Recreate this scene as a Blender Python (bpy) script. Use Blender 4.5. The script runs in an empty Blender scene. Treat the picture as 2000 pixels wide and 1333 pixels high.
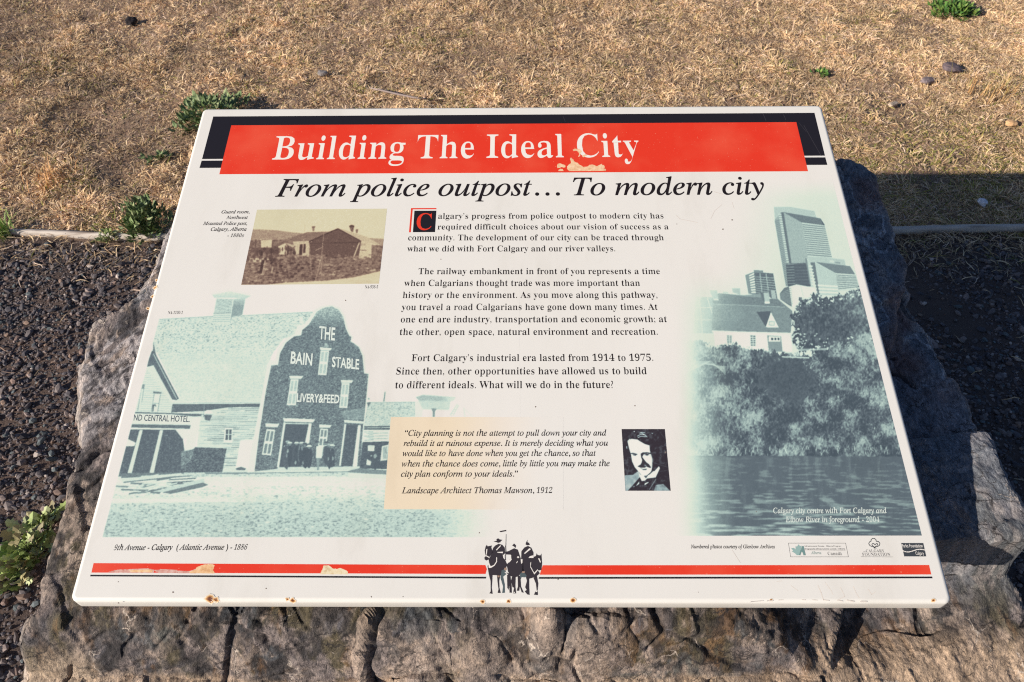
import bpy, math, random
import numpy as np
from mathutils import Matrix, Vector

# ------------------------------------------------------------------ camera, sky, sun, exposure
SC = bpy.context.scene
COL = SC.collection
FPX, CX, CY = 1370.0, 1000.0, 666.5                # focal length and centre in photograph pixels (2000 wide)
TILT = math.radians(16.0)                          # tilt of the sign panel
PW, PH = 1.2, 0.906                                # panel size in metres
_R = np.array([[0.9999349093421457, 0.003237043287497965, -0.010940686892043795],
               [-0.0020379436388268026, -0.8928150327030696, -0.4504188763419466],
               [-0.0112260351255392, 0.45041185478423157, -0.8927503218734724]])
_t = np.array([-0.0040741199791363225, -0.05012366642228289, 1.1586512700382023])
_A = np.array([[1, 0, 0], [0, math.cos(TILT), -math.sin(TILT)], [0, math.sin(TILT), math.cos(TILT)]])
_cp = _A @ (-_R.T @ _t)
PC = np.array([0.0, 0.0, 1.6 - _cp[2]])            # panel centre; the lens is 1.6 m above the ground
CAM = PC + _cp
_M = _A @ _R.T
cam_d = bpy.data.cameras.new('camera')
cam_d.sensor_width = 36.0
cam_d.lens = FPX / 2000.0 * 36.0
cam_d.clip_start, cam_d.clip_end = 0.05, 500.0
cam_d.dof.use_dof = True
cam_d.dof.focus_distance = 1.2
cam_d.dof.aperture_fstop = 9.0
cam = bpy.data.objects.new('camera', cam_d)
_mm = _M @ np.diag([1.0, -1.0, -1.0])
cam.matrix_world = Matrix([[*_mm[0], CAM[0]], [*_mm[1], CAM[1]], [*_mm[2], CAM[2]], [0, 0, 0, 1]])
COL.objects.link(cam)
SC.camera = cam

SUN_EL, SUN_AZ = math.radians(22.0), math.radians(30.0)   # azimuth: how far the light runs away from the +x axis
SUN_DIR = Vector((math.cos(SUN_EL) * math.cos(SUN_AZ), math.cos(SUN_EL) * math.sin(SUN_AZ), -math.sin(SUN_EL)))
world = bpy.data.worlds.new('World')
SC.world = world
world.use_nodes = True
wn = world.node_tree.nodes
sky = wn.new('ShaderNodeTexSky')
sky.sky_type = 'NISHITA'
sky.sun_disc = False
sky.sun_elevation = SUN_EL
_to = -SUN_DIR
sky.sun_rotation = math.atan2(_to.x, _to.y)
sky.air_density, sky.dust_density, sky.ozone_density = 1.0, 0.6, 1.5
_tn = wn.new('ShaderNodeMix'); _tn.data_type = 'RGBA'; _tn.blend_type = 'MULTIPLY'; _tn.inputs[0].default_value = 1.0
_tn.inputs[7].default_value = (0.86, 0.98, 1.22, 1.0)      # a clear, slightly bluer sky
world.node_tree.links.new(sky.outputs[0], _tn.inputs[6])
world.node_tree.links.new(_tn.outputs[2], wn['Background'].inputs[0])
wn['Background'].inputs[1].default_value = 0.053
sun_d = bpy.data.lights.new('sun', 'SUN')
sun_d.energy = 5.0
sun_d.angle = math.radians(0.53)
sun_d.color = (1.0, 0.925, 0.83)
sun = bpy.data.objects.new('sun', sun_d)
sun.rotation_euler = SUN_DIR.to_track_quat('-Z', 'Y').to_euler()
sun.location = (-4, -2.5, 3)
COL.objects.link(sun)
SC.view_settings.view_transform = 'Standard'
SC.view_settings.look = 'None'
SC.view_settings.exposure = 0.35
SC.view_settings.gamma = 1.0
SC.cycles.max_bounces = 6
SC.cycles.filter_width = 1.15
SC.cycles.use_denoising = False

# ------------------------------------------------------------------ helpers
def lin(c):
    c = np.asarray(c, float) / 255.0
    return np.where(c <= 0.04045, c / 12.92, ((c + 0.055) / 1.055) ** 2.4)

def ray(px, py):
    return _M @ np.array([(px - CX) / FPX, (py - CY) / FPX, 1.0])

def on_ground(px, py, z=0.0):
    d = ray(px, py)
    return CAM + d * (z - CAM[2]) / d[2]

_Kh = np.array([[FPX, 0, CX], [0, FPX, CY], [0, 0, 1.0]]) @ np.stack([_R[:, 0], _R[:, 1], _t], 1)
_Ki = np.linalg.inv(_Kh)
def to_panel(p):
    """photograph pixels -> metres on the panel face (x right, y up the panel)"""
    p = np.atleast_2d(np.asarray(p, float))
    q = np.c_[p, np.ones(len(p))] @ _Ki.T
    return q[:, :2] / q[:, 2:]

def to_photo(q):
    q = np.atleast_2d(np.asarray(q, float))
    p = np.c_[q, np.ones(len(q))] @ _Kh.T
    return p[:, :2] / p[:, 2:]

def on_plane(px, py, g):
    """photograph pixel -> world point on the plane lying g metres under the panel face"""
    n = _A[:, 2]
    d = ray(px, py)
    return CAM + d * (((PC - n * g - CAM) @ n) / (d @ n))

def link(name, me, mat, parent=None, loc=None):
    o = bpy.data.objects.new(name, me)
    if mat is not None:
        me.materials.append(mat)
    COL.objects.link(o)
    if parent is not None:
        o.parent = parent
    if loc is not None:
        o.location = loc
    return o

def tag(o, label=None, cat=None, group=None, kind=None):
    for k, v in (('label', label), ('category', cat), ('group', group), ('kind', kind)):
        if v:
            o[k] = v
    return o

def mesh_np(name, V, F, mat, parent=None, col=None, smooth=False, loc=None, extra=None):
    V = np.asarray(V, np.float32)
    F = np.asarray(F, np.int32)
    me = bpy.data.meshes.new(name)
    me.vertices.add(len(V))
    me.vertices.foreach_set('co', V.ravel())
    me.loops.add(F.size)
    me.loops.foreach_set('vertex_index', F.ravel())
    me.polygons.add(len(F))
    me.polygons.foreach_set('loop_start', np.arange(0, F.size, F.shape[1], dtype=np.int32))
    me.polygons.foreach_set('use_smooth', np.full(len(F), bool(smooth)))
    me.update(calc_edges=True)
    for an, c in (([('tint', col)] if col is not None else []) + list((extra or {}).items())):
        a = me.color_attributes.new(an, 'FLOAT_COLOR', 'POINT')
        a.data.foreach_set('color', np.c_[c, np.ones(len(V))].astype(np.float32).ravel())
    return link(name, me, mat, parent, loc)

def mesh_py(name, V, F, mat, parent=None, smooth=False, cols=None):
    me = bpy.data.meshes.new(name)
    me.from_pydata([tuple(map(float, v)) for v in V], [], F)
    if smooth:
        me.polygons.foreach_set('use_smooth', [True] * len(me.polygons))
    if cols is not None:
        a = me.color_attributes.new('tint', 'FLOAT_COLOR', 'POINT')
        a.data.foreach_set('color', np.c_[cols, np.ones(len(V))].astype(np.float32).ravel())
    me.update()
    return link(name, me, mat, parent)

# ---- noise in numpy
def _h(ix, iy, s):
    n = (ix.astype(np.int64) * 374761393 + iy.astype(np.int64) * 668265263 + s * 1442695041) & 0xFFFFFFFF
    n = ((n ^ (n >> 13)) * 1274126177) & 0xFFFFFFFF
    n = ((n ^ (n >> 16)) * 2246822519) & 0xFFFFFFFF
    return ((n ^ (n >> 15)) & 0xFFFFFF) / float(0xFFFFFF)

def vnoise(x, y, s=0):
    ix, iy = np.floor(x), np.floor(y)
    fx, fy = x - ix, y - iy
    fx, fy = fx * fx * fx * (fx * (fx * 6 - 15) + 10), fy * fy * fy * (fy * (fy * 6 - 15) + 10)
    a, b = _h(ix, iy, s), _h(ix + 1, iy, s)
    c, d = _h(ix, iy + 1, s), _h(ix + 1, iy + 1, s)
    return (a + (b - a) * fx) * (1 - fy) + (c + (d - c) * fx) * fy

def fbm(x, y, s=0, o=5, g=0.5):
    v, a, t = 0.0, 1.0, 0.0
    for i in range(o):
        v = v + a * vnoise(x * 2.03 ** i + 17.3 * i, y * 2.03 ** i - 9.1 * i, s + i)
        t += a
        a *= g
    return v / t

def worley(x, y, s=0):
    """distance to the nearest and second cell point, and the hash of the nearest cell, with its offset"""
    ix, iy = np.floor(x), np.floor(y)
    d1 = np.full(x.shape, 9.0); d2 = d1.copy()
    hid = np.zeros(x.shape); ox = np.zeros(x.shape); oy = np.zeros(x.shape)
    for dx in (-1, 0, 1):
        for dy in (-1, 0, 1):
            cx, cy = ix + dx, iy + dy
            qx, qy = x - (cx + _h(cx, cy, s + 71)), y - (cy + _h(cx, cy, s + 137))
            d = np.hypot(qx, qy)
            n = d < d1
            d2 = np.where(n, d1, np.minimum(d2, d))
            hid = np.where(n, _h(cx, cy, s + 211), hid)
            ox = np.where(n, qx, ox); oy = np.where(n, qy, oy)
            d1 = np.where(n, d, d1)
    return d1, d2, hid, ox, oy

def facets(x, y, s=0, tilt=0.5, curve=0.35):
    """broken stone: the upper envelope of tilted, faintly domed plates, continuous with sharp creases; also the gap to the next plate"""
    ix, iy = np.floor(x), np.floor(y)
    m1 = np.full(x.shape, -9.0); m2 = m1.copy(); hid = np.zeros(x.shape)
    for dx in (-1, 0, 1):
        for dy in (-1, 0, 1):
            cx, cy = ix + dx, iy + dy
            qx, qy = x - (cx + _h(cx, cy, s + 71)), y - (cy + _h(cx, cy, s + 137))
            a = _h(cx, cy, s + 211) * 6.283; t = tilt * _h(cx, cy, s + 307)
            v = (np.cos(a) * qx + np.sin(a) * qy) * t + 0.35 * _h(cx, cy, s + 401) - curve * (qx * qx + qy * qy)
            n = v > m1
            m2 = np.where(n, m1, np.maximum(m2, v))
            hid = np.where(n, _h(cx, cy, s + 503), hid)
            m1 = np.where(n, v, m1)
    return m1, m1 - m2, hid

def sstep(a, b, x):
    t = np.clip((x - a) / (b - a), 0, 1)
    return t * t * (3 - 2 * t)

def poly_dist(X, Y, P):
    """signed distance to a closed polygon, positive inside"""
    d = np.full(X.shape, 1e9); ins = np.zeros(X.shape, bool)
    n = len(P)
    for i in range(n):
        (x0, y0), (x1, y1) = P[i], P[(i + 1) % n]
        ex, ey = x1 - x0, y1 - y0
        t = np.clip(((X - x0) * ex + (Y - y0) * ey) / (ex * ex + ey * ey + 1e-12), 0, 1)
        d = np.minimum(d, np.hypot(X - x0 - t * ex, Y - y0 - t * ey))
        if y0 != y1:
            ins ^= ((y0 > Y) != (y1 > Y)) & (X < (x1 - x0) * (Y - y0) / (y1 - y0) + x0)
    return np.where(ins, d, -d)

# ---- materials
def material(name, color=(0.5, 0.5, 0.5), rough=0.6, spec=0.3, attr=None):
    m = bpy.data.materials.new(name)
    m.use_nodes = True
    nt = m.node_tree
    b = nt.nodes['Principled BSDF']
    b.inputs['Base Color'].default_value = (*[float(v) for v in color], 1)
    b.inputs['Roughness'].default_value = rough
    b.inputs['Specular IOR Level'].default_value = spec
    if attr:
        a = nt.nodes.new('ShaderNodeAttribute')
        a.attribute_name = attr
        nt.links.new(a.outputs['Color'], b.inputs['Base Color'])
    return m

def nd(nt, typ, **kw):
    n = nt.nodes.new(typ)
    for k, v in kw.items():
        if k.startswith('i_'):
            n.inputs[k[2:].replace('_', ' ')].default_value = v
        else:
            setattr(n, k, v)
    return n

def ramp(nt, stops):
    r = nt.nodes.new('ShaderNodeValToRGB')
    e = r.color_ramp.elements
    while len(e) < len(stops):
        e.new(0.5)
    for el, (p, c) in zip(e, stops):
        el.position = p
        el.color = (*[float(v) for v in c], 1)
    return r

# ------------------------------------------------------------------ ground: dirt, gravel, grass
def ground_material(name, stops, scale, bump):
    m = material(name, rough=0.95, spec=0.1)
    nt = m.node_tree
    b = nt.nodes['Principled BSDF']
    tc = nd(nt, 'ShaderNodeTexCoord')
    n1 = nd(nt, 'ShaderNodeTexNoise', i_Scale=scale, i_Detail=8.0, i_Roughness=0.65)
    nt.links.new(tc.outputs['Object'], n1.inputs['Vector'])
    r = ramp(nt, stops)
    nt.links.new(n1.outputs[0], r.inputs[0])
    nt.links.new(r.outputs[0], b.inputs['Base Color'])
    n2 = nd(nt, 'ShaderNodeTexNoise', i_Scale=scale * 9, i_Detail=6.0)
    nt.links.new(tc.outputs['Object'], n2.inputs['Vector'])
    bp = nd(nt, 'ShaderNodeBump', i_Strength=bump, i_Distance=0.01)
    nt.links.new(n2.outputs[0], bp.inputs['Height'])
    nt.links.new(bp.outputs[0], b.inputs['Normal'])
    return m

EDGE_PTS = [(-6.0, 1.26), (-1.85, 1.195), (-1.62, 1.180), (-1.376, 1.160), (-0.8, 1.150), (0.0, 1.158), (0.8, 1.170), (1.397, 1.183), (1.62, 1.192), (1.83, 1.196), (2.4, 1.205), (6.0, 1.25)]
def edge_y(x):
    return np.interp(x, [p[0] for p in EDGE_PTS], [p[1] for p in EDGE_PTS])

def bumps(x, y):
    return 0.016 * (fbm(x * 2.2, y * 2.2, 5, 4) - 0.5) + 0.014 * (fbm(x * 9, y * 9, 8, 3) - 0.5) + sstep(1.2, 1.5, y) * 0.030 * (fbm(x * 6.5, y * 6.5, 9, 3) - 0.5)

# one large sheet, finer where the photograph looks at it
def sheet(name, x0, x1, y0, y1, step, zf, mat):
    xs = np.r_[-60, -20, np.arange(x0, x1 + 1e-6, step), 20, 60]
    ys = np.r_[y0, y1] if False else None
    return xs

gx = np.r_[-80, -30, -10, np.arange(-4, 4.001, 0.02), 10, 30, 80]
gy = np.r_[-80, -30, -8, -2, np.arange(-0.8, 4.4, 0.02), 10, 30, 80]
GX, GY = np.meshgrid(gx, gy)
near = (np.abs(GX) < 4.01) & (GY > -0.81) & (GY < 4.4)
GZ = np.where(near, bumps(GX, GY), 0.0) + np.where(GY > edge_y(GX), 0.0, -0.004)
def grid_faces(nx, ny):
    i = np.arange(nx * ny).reshape(ny, nx)
    return np.stack([i[:-1, :-1], i[:-1, 1:], i[1:, 1:], i[1:, :-1]], -1).reshape(-1, 4)
# the tint says dark stony dirt in front of the edging, brown thatch and soil behind it
_beh = sstep(-0.03, 0.05, GY - edge_y(GX) + 0.05 * (fbm(GX * 7, GY * 7, 3, 3) - 0.5))
_pt = fbm(GX * 1.7, GY * 1.7, 21, 4)[..., None]
_soil = lin((84, 74, 70)) * (1 - _pt) + lin((118, 99, 88)) * _pt
_that = lin((138, 114, 98)) * (1 - _pt) + lin((180, 150, 124)) * _pt
GC = _soil * (1 - _beh[..., None]) + _that * _beh[..., None]
m_ground = material('ground dirt', rough=0.95, spec=0.1, attr='tint')
_nt = m_ground.node_tree
_tc = nd(_nt, 'ShaderNodeTexCoord')
_n = nd(_nt, 'ShaderNodeTexNoise', i_Scale=120.0, i_Detail=6.0, i_Roughness=0.7)
_nt.links.new(_tc.outputs['Object'], _n.inputs['Vector'])
_bp = nd(_nt, 'ShaderNodeBump', i_Strength=0.8, i_Distance=0.01)
_nt.links.new(_n.outputs[0], _bp.inputs['Height'])
_nt.links.new(_bp.outputs[0], _nt.nodes['Principled BSDF'].inputs['Normal'])
ground = mesh_np('ground', np.stack([GX, GY, GZ], -1).reshape(-1, 3), grid_faces(len(gx), len(gy)), m_ground, col=GC.reshape(-1, 3), smooth=True)
tag(ground, kind='structure')

def ground_z(x, y):
    return bumps(x, y) + np.where(y > edge_y(x), 0.0, -0.004)

# ---- boulder outline (world xy), found from the photograph on the sloping top
_pl = [(345, 405), (300, 470), (285, 520), (268, 560), (230, 600), (180, 620), (165, 650), (150, 700), (146, 740), (148, 800), (150, 870), (125, 920), (115, 1000), (100, 1050), (80, 1120), (70, 1180), (60, 1250)]
_pr = [(1990, 1040), (1992, 1000), (1935, 830), (1905, 760), (1868, 690), (1830, 600), (1790, 530), (1765, 480), (1740, 420), (1722, 370), (1712, 330), (1690, 312), (1650, 291)]
ROCK_L = [(-0.60, 0.345)] + [tuple(on_plane(a_, b_, 0.075 if b_ < 1200 else 0.13)[:2]) for a_, b_ in _pl] + [(-0.745, -0.56)]
ROCK_R = [(0.84, -0.55), (0.81, -0.42)] + [tuple(on_plane(a_, b_, 0.105 if b_ < 800 else 0.085)[:2]) for a_, b_ in _pr] + [(0.58, 0.46), (0.3, 0.47), (0.0, 0.45), (-0.3, 0.46), (-0.5, 0.42)]
ROCK = ROCK_L + ROCK_R

# ---- gravel: crushed stones, far too many to count
rng = np.random.default_rng(7)
def stones(n, xr, yr, smin, smax, keep):
    x = rng.uniform(*xr, n); y = rng.uniform(*yr, n)
    k = keep(x, y)
    x, y = x[k], y[k]
    n = len(x)
    r = np.exp(rng.normal(0, 0.55, n)) * 0.46 * (smin + smax)
    r = np.clip(r, smin * 0.6, smax * 2.4)
    t = (1 + 5 ** 0.5) / 2
    ico = np.array([(-1, t, 0), (1, t, 0), (-1, -t, 0), (1, -t, 0), (0, -1, t), (0, 1, t), (0, -1, -t), (0, 1, -t), (t, 0, -1), (t, 0, 1), (-t, 0, -1), (-t, 0, 1)]) / math.hypot(1, t)
    fc = np.array([(0, 11, 5), (0, 5, 1), (0, 1, 7), (0, 7, 10), (0, 10, 11), (1, 5, 9), (5, 11, 4), (11, 10, 2), (10, 7, 6), (7, 1, 8), (3, 9, 4), (3, 4, 2), (3, 2, 6), (3, 6, 8), (3, 8, 9), (4, 9, 5), (2, 4, 11), (6, 2, 10), (8, 6, 7), (9, 8, 1)])
    V = ico[None] * rng.uniform(0.72, 1.2, (n, 12, 1))
    V = V * np.stack([rng.uniform(0.8, 1.5, n), rng.uniform(0.6, 1.0, n), rng.uniform(0.4, 0.8, n)], -1)[:, None]
    a = rng.uniform(0, 6.283, n); bq = rng.normal(0, 0.5, n)
    ca, sa, cb, sb = np.cos(a), np.sin(a), np.cos(bq), np.sin(bq)
    X, Y, Z = V[..., 0], V[..., 1], V[..., 2]
    X, Z = X * cb[:, None] + Z * sb[:, None], -X * sb[:, None] + Z * cb[:, None]
    X, Y = X * ca[:, None] - Y * sa[:, None], X * sa[:, None] + Y * ca[:, None]
    V = np.stack([X, Y, Z], -1) * r[:, None, None]
    z = ground_z(x, y) + r * rng.uniform(-0.25, 0.55, n)
    V += np.stack([x, y, z], -1)[:, None]
    F = (fc[None] + 12 * np.arange(n)[:, None, None]).reshape(-1, 3)
    pal = lin(np.array([(106, 98, 97), (90, 85, 87), (124, 113, 109), (76, 72, 75), (142, 126, 119), (100, 106, 106), (124, 104, 95), (182, 168, 158), (138, 115, 100)]))
    pr = np.array([.22, .2, .15, .13, .08, .08, .07, .03, .04])
    c = pal[rng.choice(len(pal), n, p=pr)] * rng.uniform(0.75, 1.25, (n, 1))
    return V.reshape(-1, 3), F, np.repeat(c, 12, 0)

def in_view_gravel(x, y):
    lim = 1.25 + 0.74 * (y + 0.4)
    ok = (np.abs(x) < lim + 0.25) & (y < edge_y(x) - 0.015 - 0.06 * rng.random(len(x)))
    ok &= poly_dist(x, y, ROCK) < 0.03
    bare = fbm(x * 2.3, y * 2.3, 33, 3)                      # trodden dirt shows through in places
    ok &= rng.random(len(x)) < np.clip(1.25 - 2.0 * np.clip(bare - 0.52, 0, 1) * 3.4, 0.12, 1)
    return ok
V, F, c = stones(165000, (-2.75, 2.75), (-0.75, 1.2), 0.0026, 0.0055, in_view_gravel)
m_stone = material('crushed stone', rough=0.85, spec=0.25, attr='tint')
gravel = mesh_np('gravel', V, F, m_stone, col=c)
tag(gravel, 'dark grey crushed stone gravel around the boulder, in front of the edging', 'gravel', kind='stuff')

# ---- dry grass: matted straw blades
def blades(x, y, L, w, az, el0, el1, cols, zoff=0.0):
    n = len(x)
    seg = 3
    P = np.zeros((n, seg + 1, 3))
    P[:, 0, 0], P[:, 0, 1], P[:, 0, 2] = x, y, ground_z(x, y) + zoff
    a = az.copy()
    for i in range(seg):
        el = el0 + (el1 - el0) * (i / (seg - 1))
        st = L / seg
        P[:, i + 1] = P[:, i] + np.stack([np.cos(el) * np.cos(a) * st, np.cos(el) * np.sin(a) * st, np.sin(el) * st], -1)
        a = a + rng.normal(0, 0.35, n)
    side = np.stack([-np.sin(az), np.cos(az), rng.normal(0, 0.45, n)], -1)
    side /= np.linalg.norm(side, axis=1, keepdims=True)
    W = np.array([0.8, 1.0, 0.75])
    V = np.zeros((n, 7, 3))
    for i in range(seg):
        V[:, 2 * i] = P[:, i] - side * (w * W[i] * 0.5)[:, None]
        V[:, 2 * i + 1] = P[:, i] + side * (w * W[i] * 0.5)[:, None]
    V[:, 6] = P[:, 3]
    F = np.array([(0, 1, 3), (0, 3, 2), (2, 3, 5), (2, 5, 4), (4, 5, 6)])
    F = (F[None] + 7 * np.arange(n)[:, None, None]).reshape(-1, 3)
    return V.reshape(-1, 3), F, np.repeat(cols, 7, 0)

def straw_cols(x, y, n):
    pal = lin(np.array([(246, 216, 174), (234, 200, 154), (214, 178, 136), (188, 155, 122), (240, 210, 184), (146, 122, 106), (228, 198, 144)]))
    pr = np.array([.2, .25, .2, .13, .1, .07, .05])
    c = pal[rng.choice(len(pal), n, p=pr)]
    patch = fbm(x * 1.6, y * 1.6, 41, 4)
    c = c * (0.70 + 0.62 * patch)[:, None] * rng.uniform(0.62, 1.25, n)[:, None]
    grey = np.clip((fbm(x * 3.1 + 5, y * 3.1, 44, 3) - 0.55) * 4, 0, 1) * np.clip(0.55 - 0.25 * x, 0.10, 0.9)
    c = c * (1 - 0.55 * grey[:, None]) + lin((112, 98, 92)) * 0.55 * grey[:, None]
    green = rng.random(n) < (0.03 + 0.22 * np.exp(-((x - 1.75) / 0.6) ** 2 - ((y - 1.65) / 0.35) ** 2) + 0.14 * np.clip(fbm(x * 4, y * 4, 47, 2) - 0.6, 0, 1) * 5)
    c[green] = lin(np.array([(150, 148, 72), (116, 126, 58), (166, 152, 80)]))[rng.integers(0, 3, green.sum())]
    return c

n = 790000
y = 1.13 + 2.75 * rng.random(n) ** 0.9
x = rng.uniform(-1, 1, n) * (2.25 + 0.72 * (y - 1.15))
tw = 0.35 * (fbm(x * 10, y * 10, 54, 2) - 0.5)
c1, c2, cid, cox, coy = worley(x * 11 + tw, y * 11 - tw, 91)       # tufts about nine centimetres apart
dens = fbm(x * 2.4, y * 2.4, 51, 4)
pk = np.clip(1.30 - 0.9 * c1 + 3.0 * (dens - 0.50) + 0.07 * x + 0.35 * (cid - 0.5), 0.34, 1)
keep = (y > edge_y(x) + 0.03 * (rng.random(n) - 0.3)) & (rng.random(n) < pk)
x, y, c1, cid, cox, coy = (q_[keep] for q_ in (x, y, c1, cid, cox, coy))
n = len(x)
az = np.arctan2(coy, cox) + rng.normal(0, 0.9, n)
loose = rng.random(n) < 0.45
az[loose] = rng.uniform(0, 6.283, loose.sum())
L = np.exp(rng.normal(-3.62, 0.40, n)) * (0.75 + 0.5 * cid)
w = rng.uniform(0.0014, 0.0032, n)
el0 = np.clip(0.90 - 1.0 * c1 + rng.normal(0, 0.3, n), 0.05, 1.3); el0[loose] = np.abs(rng.normal(0.25, 0.2, loose.sum()))
el1 = el0 - rng.uniform(0.5, 1.3, n)
tone = (0.80 + 0.42 * cid)[:, None] * np.array([1.0, 1.0, 1.0]) * np.where(cid > 0.8, 1.0, 1.0)[:, None]
m_straw = material('dry grass', rough=0.8, spec=0.15, attr='tint')
V, F, c = blades(x, y, L, w, az, el0, el1, straw_cols(x, y, n) * tone)
grass = mesh_np('grass', V, F, m_straw, col=c)
tag(grass, 'dry matted straw coloured grass behind the pale edging strip', 'grass', kind='stuff')

# sparse straw lying on the gravel just in front of the edging and here and there further out
n = 7500
x = rng.uniform(-2.3, 2.3, n)
y = edge_y(x) - np.abs(rng.normal(0, 0.11, n)) + 0.012
far = rng.random(n) < 0.10
y[far] = rng.uniform(-0.4, 1.1, far.sum())
k = (poly_dist(x, y, ROCK) < 0) & (np.abs(x) < 1.4 + 0.72 * (y + 0.4)) & (rng.random(n) < np.where(x > 0, 0.9, 0.3))
x, y = x[k], y[k]
n = len(x)
V, F, c = blades(x, y, rng.uniform(0.02, 0.075, n), rng.uniform(0.0015, 0.003, n), rng.uniform(0, 6.283, n), rng.uniform(0.0, 0.5, n), rng.uniform(-0.4, 0.05, n), straw_cols(x, y, n) * 0.85, 0.008)
o = mesh_np('straw_litter', V, F, m_straw, col=c)
tag(o, 'loose dry straw scattered over the gravel near the edging', 'straw', kind='stuff')

# ------------------------------------------------------------------ pale edging strip between gravel and grass
xs = np.linspace(-1.86, 3.2, 150)
prof = []
for k in range(12):
    a = 2 * math.pi * k / 12
    prof.append((0.010 * np.sign(math.cos(a)) * abs(math.cos(a)) ** 0.7, 0.016 * np.sign(math.sin(a)) * abs(math.sin(a)) ** 0.7))
V = []
for i, xx in enumerate(xs):
    wv = 0.006 * (fbm(np.array(xx * 2.2), np.array(0.3), 71, 3) - 0.5)
    hz = 0.010 * (fbm(np.array(xx * 1.9), np.array(4.1), 72, 3) - 0.5)
    sc = 0.35 if i in (0, len(xs) - 1) else 1 - 0.25 * math.exp(-i * 0.6)
    for (py_, pz_) in prof:
        V.append((xx, edge_y(xx) + wv + py_ * sc, 0.010 + hz + pz_ * sc))
F = [(i * 12 + k, i * 12 + (k + 1) % 12, (i + 1) * 12 + (k + 1) % 12, (i + 1) * 12 + k) for i in range(len(xs) - 1) for k in range(12)]
F += [tuple(range(11, -1, -1)), tuple((len(xs) - 1) * 12 + k for k in range(12))]
m_edge = material('weathered pale edging', rough=0.7, spec=0.25)
_nt = m_edge.node_tree
_tc = nd(_nt, 'ShaderNodeTexCoord'); _mp = nd(_nt, 'ShaderNodeMapping'); _mp.inputs['Scale'].default_value = (9, 60, 60)
_n = nd(_nt, 'ShaderNodeTexNoise', i_Scale=1.0, i_Detail=6.0)
_r = ramp(_nt, [(0.3, lin((128, 110, 96))), (0.47, lin((190, 178, 166))), (0.75, lin((214, 203, 191)))])
_nt.links.new(_tc.outputs['Object'], _mp.inputs[0]); _nt.links.new(_mp.outputs[0], _n.inputs['Vector'])
_nt.links.new(_n.outputs[0], _r.inputs[0]); _nt.links.new(_r.outputs[0], _nt.nodes['Principled BSDF'].inputs['Base Color'])
o = mesh_py('edging_strip', V, F, m_edge, smooth=True)
tag(o, 'pale weathered edging strip between the dark gravel and the dry grass', 'edging')

# ------------------------------------------------------------------ boulder
rx = np.arange(-0.90, 0.9601, 0.0021)
ry = np.r_[np.arange(-0.64, -0.40, 0.0011), np.arange(-0.40, 0.5601, 0.0021)]
BX, BY = np.meshgrid(rx, ry)
wob = 0.022 * (fbm(BX * 9, BY * 9, 101, 5, 0.6) - 0.5) + 0.010 * (fbm(BX * 34, BY * 34, 102, 3) - 0.5)
D = poly_dist(BX, BY, ROCK) + wob                 # distance inside the outline, ragged
def plane_z(y, off):
    return PC[2] + y * math.tan(TILT) - off / math.cos(TILT)
off = 0.074 + 0.050 * sstep(0.25, 0.55, BX)
jag = 0.012 * (fbm(BX * 12, BY * 12, 105, 4) - 0.5)
# slab standing a little proud near the right front corner of the sign
y_a = on_plane(1850, 806, 0.05)[1]; y_b = on_plane(1950, 1040, 0.05)[1]
slope_s = np.clip((BY - y_b) / (y_a - y_b), 0, 1)
slab = sstep(y_a + 0.006, y_a - 0.004, BY + jag * 0.6) * sstep(y_b - 0.004, y_b + 0.004, BY + jag) * sstep(0.36, 0.46, BX)
off -= (0.058 - 0.034 * slope_s) * slab
off += 0.034 * sstep(y_b, y_b - 0.01, BY) * sstep(0.36, 0.46, BX)
front = sstep(-0.40, -0.45, BY)
top = plane_z(BY, off)
# front: a steep broken face, then a low ledge; the right part is set back behind a step
_c0, _c1 = on_plane(1606, 1187, 0.09), on_plane(1574, 1302, 0.12)
xe = 0.012 + _c1[0] + (BY - _c1[1]) * (_c0[0] - _c1[0]) / (_c0[1] - _c1[1]) + 0.030 + 0.006 * (fbm(BY * 30, BX * 0, 34, 2) - 0.5)
yf = -0.4300 - 0.020 * (fbm(BX * 5, BX * 0 + 2, 35, 4) - 0.5)
face_slope = 1.7 + 0.5 * (fbm(BX * 6, BY * 0 + 7, 37, 3) - 0.5)
zf = plane_z(yf, 0.070) + (BY - yf) * face_slope
yl = on_plane(1000, 1290, 0.07)[1]
led = 0.500 + 0.028 * (fbm(BX * 3.3, BY * 6 + 5, 39, 4) - 0.5) + 0.15 * (BY + 0.46)
h = np.where(BY < yf, np.minimum(top, np.maximum(zf, led)), top)
h = h - 0.036 * sstep(_c1[1], _c0[1], BY) * sstep(-0.005, 0.006, BX - xe) * sstep(0.22, 0.02, BX - xe)
# light fin of rock in the middle of the front
def cone(px, py, g, rad, hgt, ax=1.0, ay=1.0):
    p = on_plane(px, py, g)
    dd = np.hypot((BX - p[0]) / ax, (BY - p[1]) / ay) * (1 + 0.5 * (fbm(BX * 20, BY * 20, 43, 3) - 0.5))
    return hgt * np.clip(1 - dd / rad, 0, 1)
FIN = np.maximum.reduce([cone(1075, 1225, 0.08, 0.045, 0.045, 0.8, 1.1), cone(1150, 1270, 0.11, 0.05, 0.04, 1.5, .7), cone(930, 1290, 0.12, 0.05, 0.035, 1.2, .7), cone(840, 1295, 0.12, 0.05, 0.03, 1.3, .7)])
h = h + FIN
vein_x = np.interp(BY, [-0.52, -0.47, -0.42], [-0.205, -0.215, -0.193]) + 0.01 * (fbm(BY * 20, BX * 0, 45, 2) - 0.5)
vein = np.exp(-((BX - vein_x) / 0.006) ** 2) * front
h = h + 0.014 * vein - 0.012 * np.exp(-((BX - vein_x - 0.016) / 0.006) ** 2) * front
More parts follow.
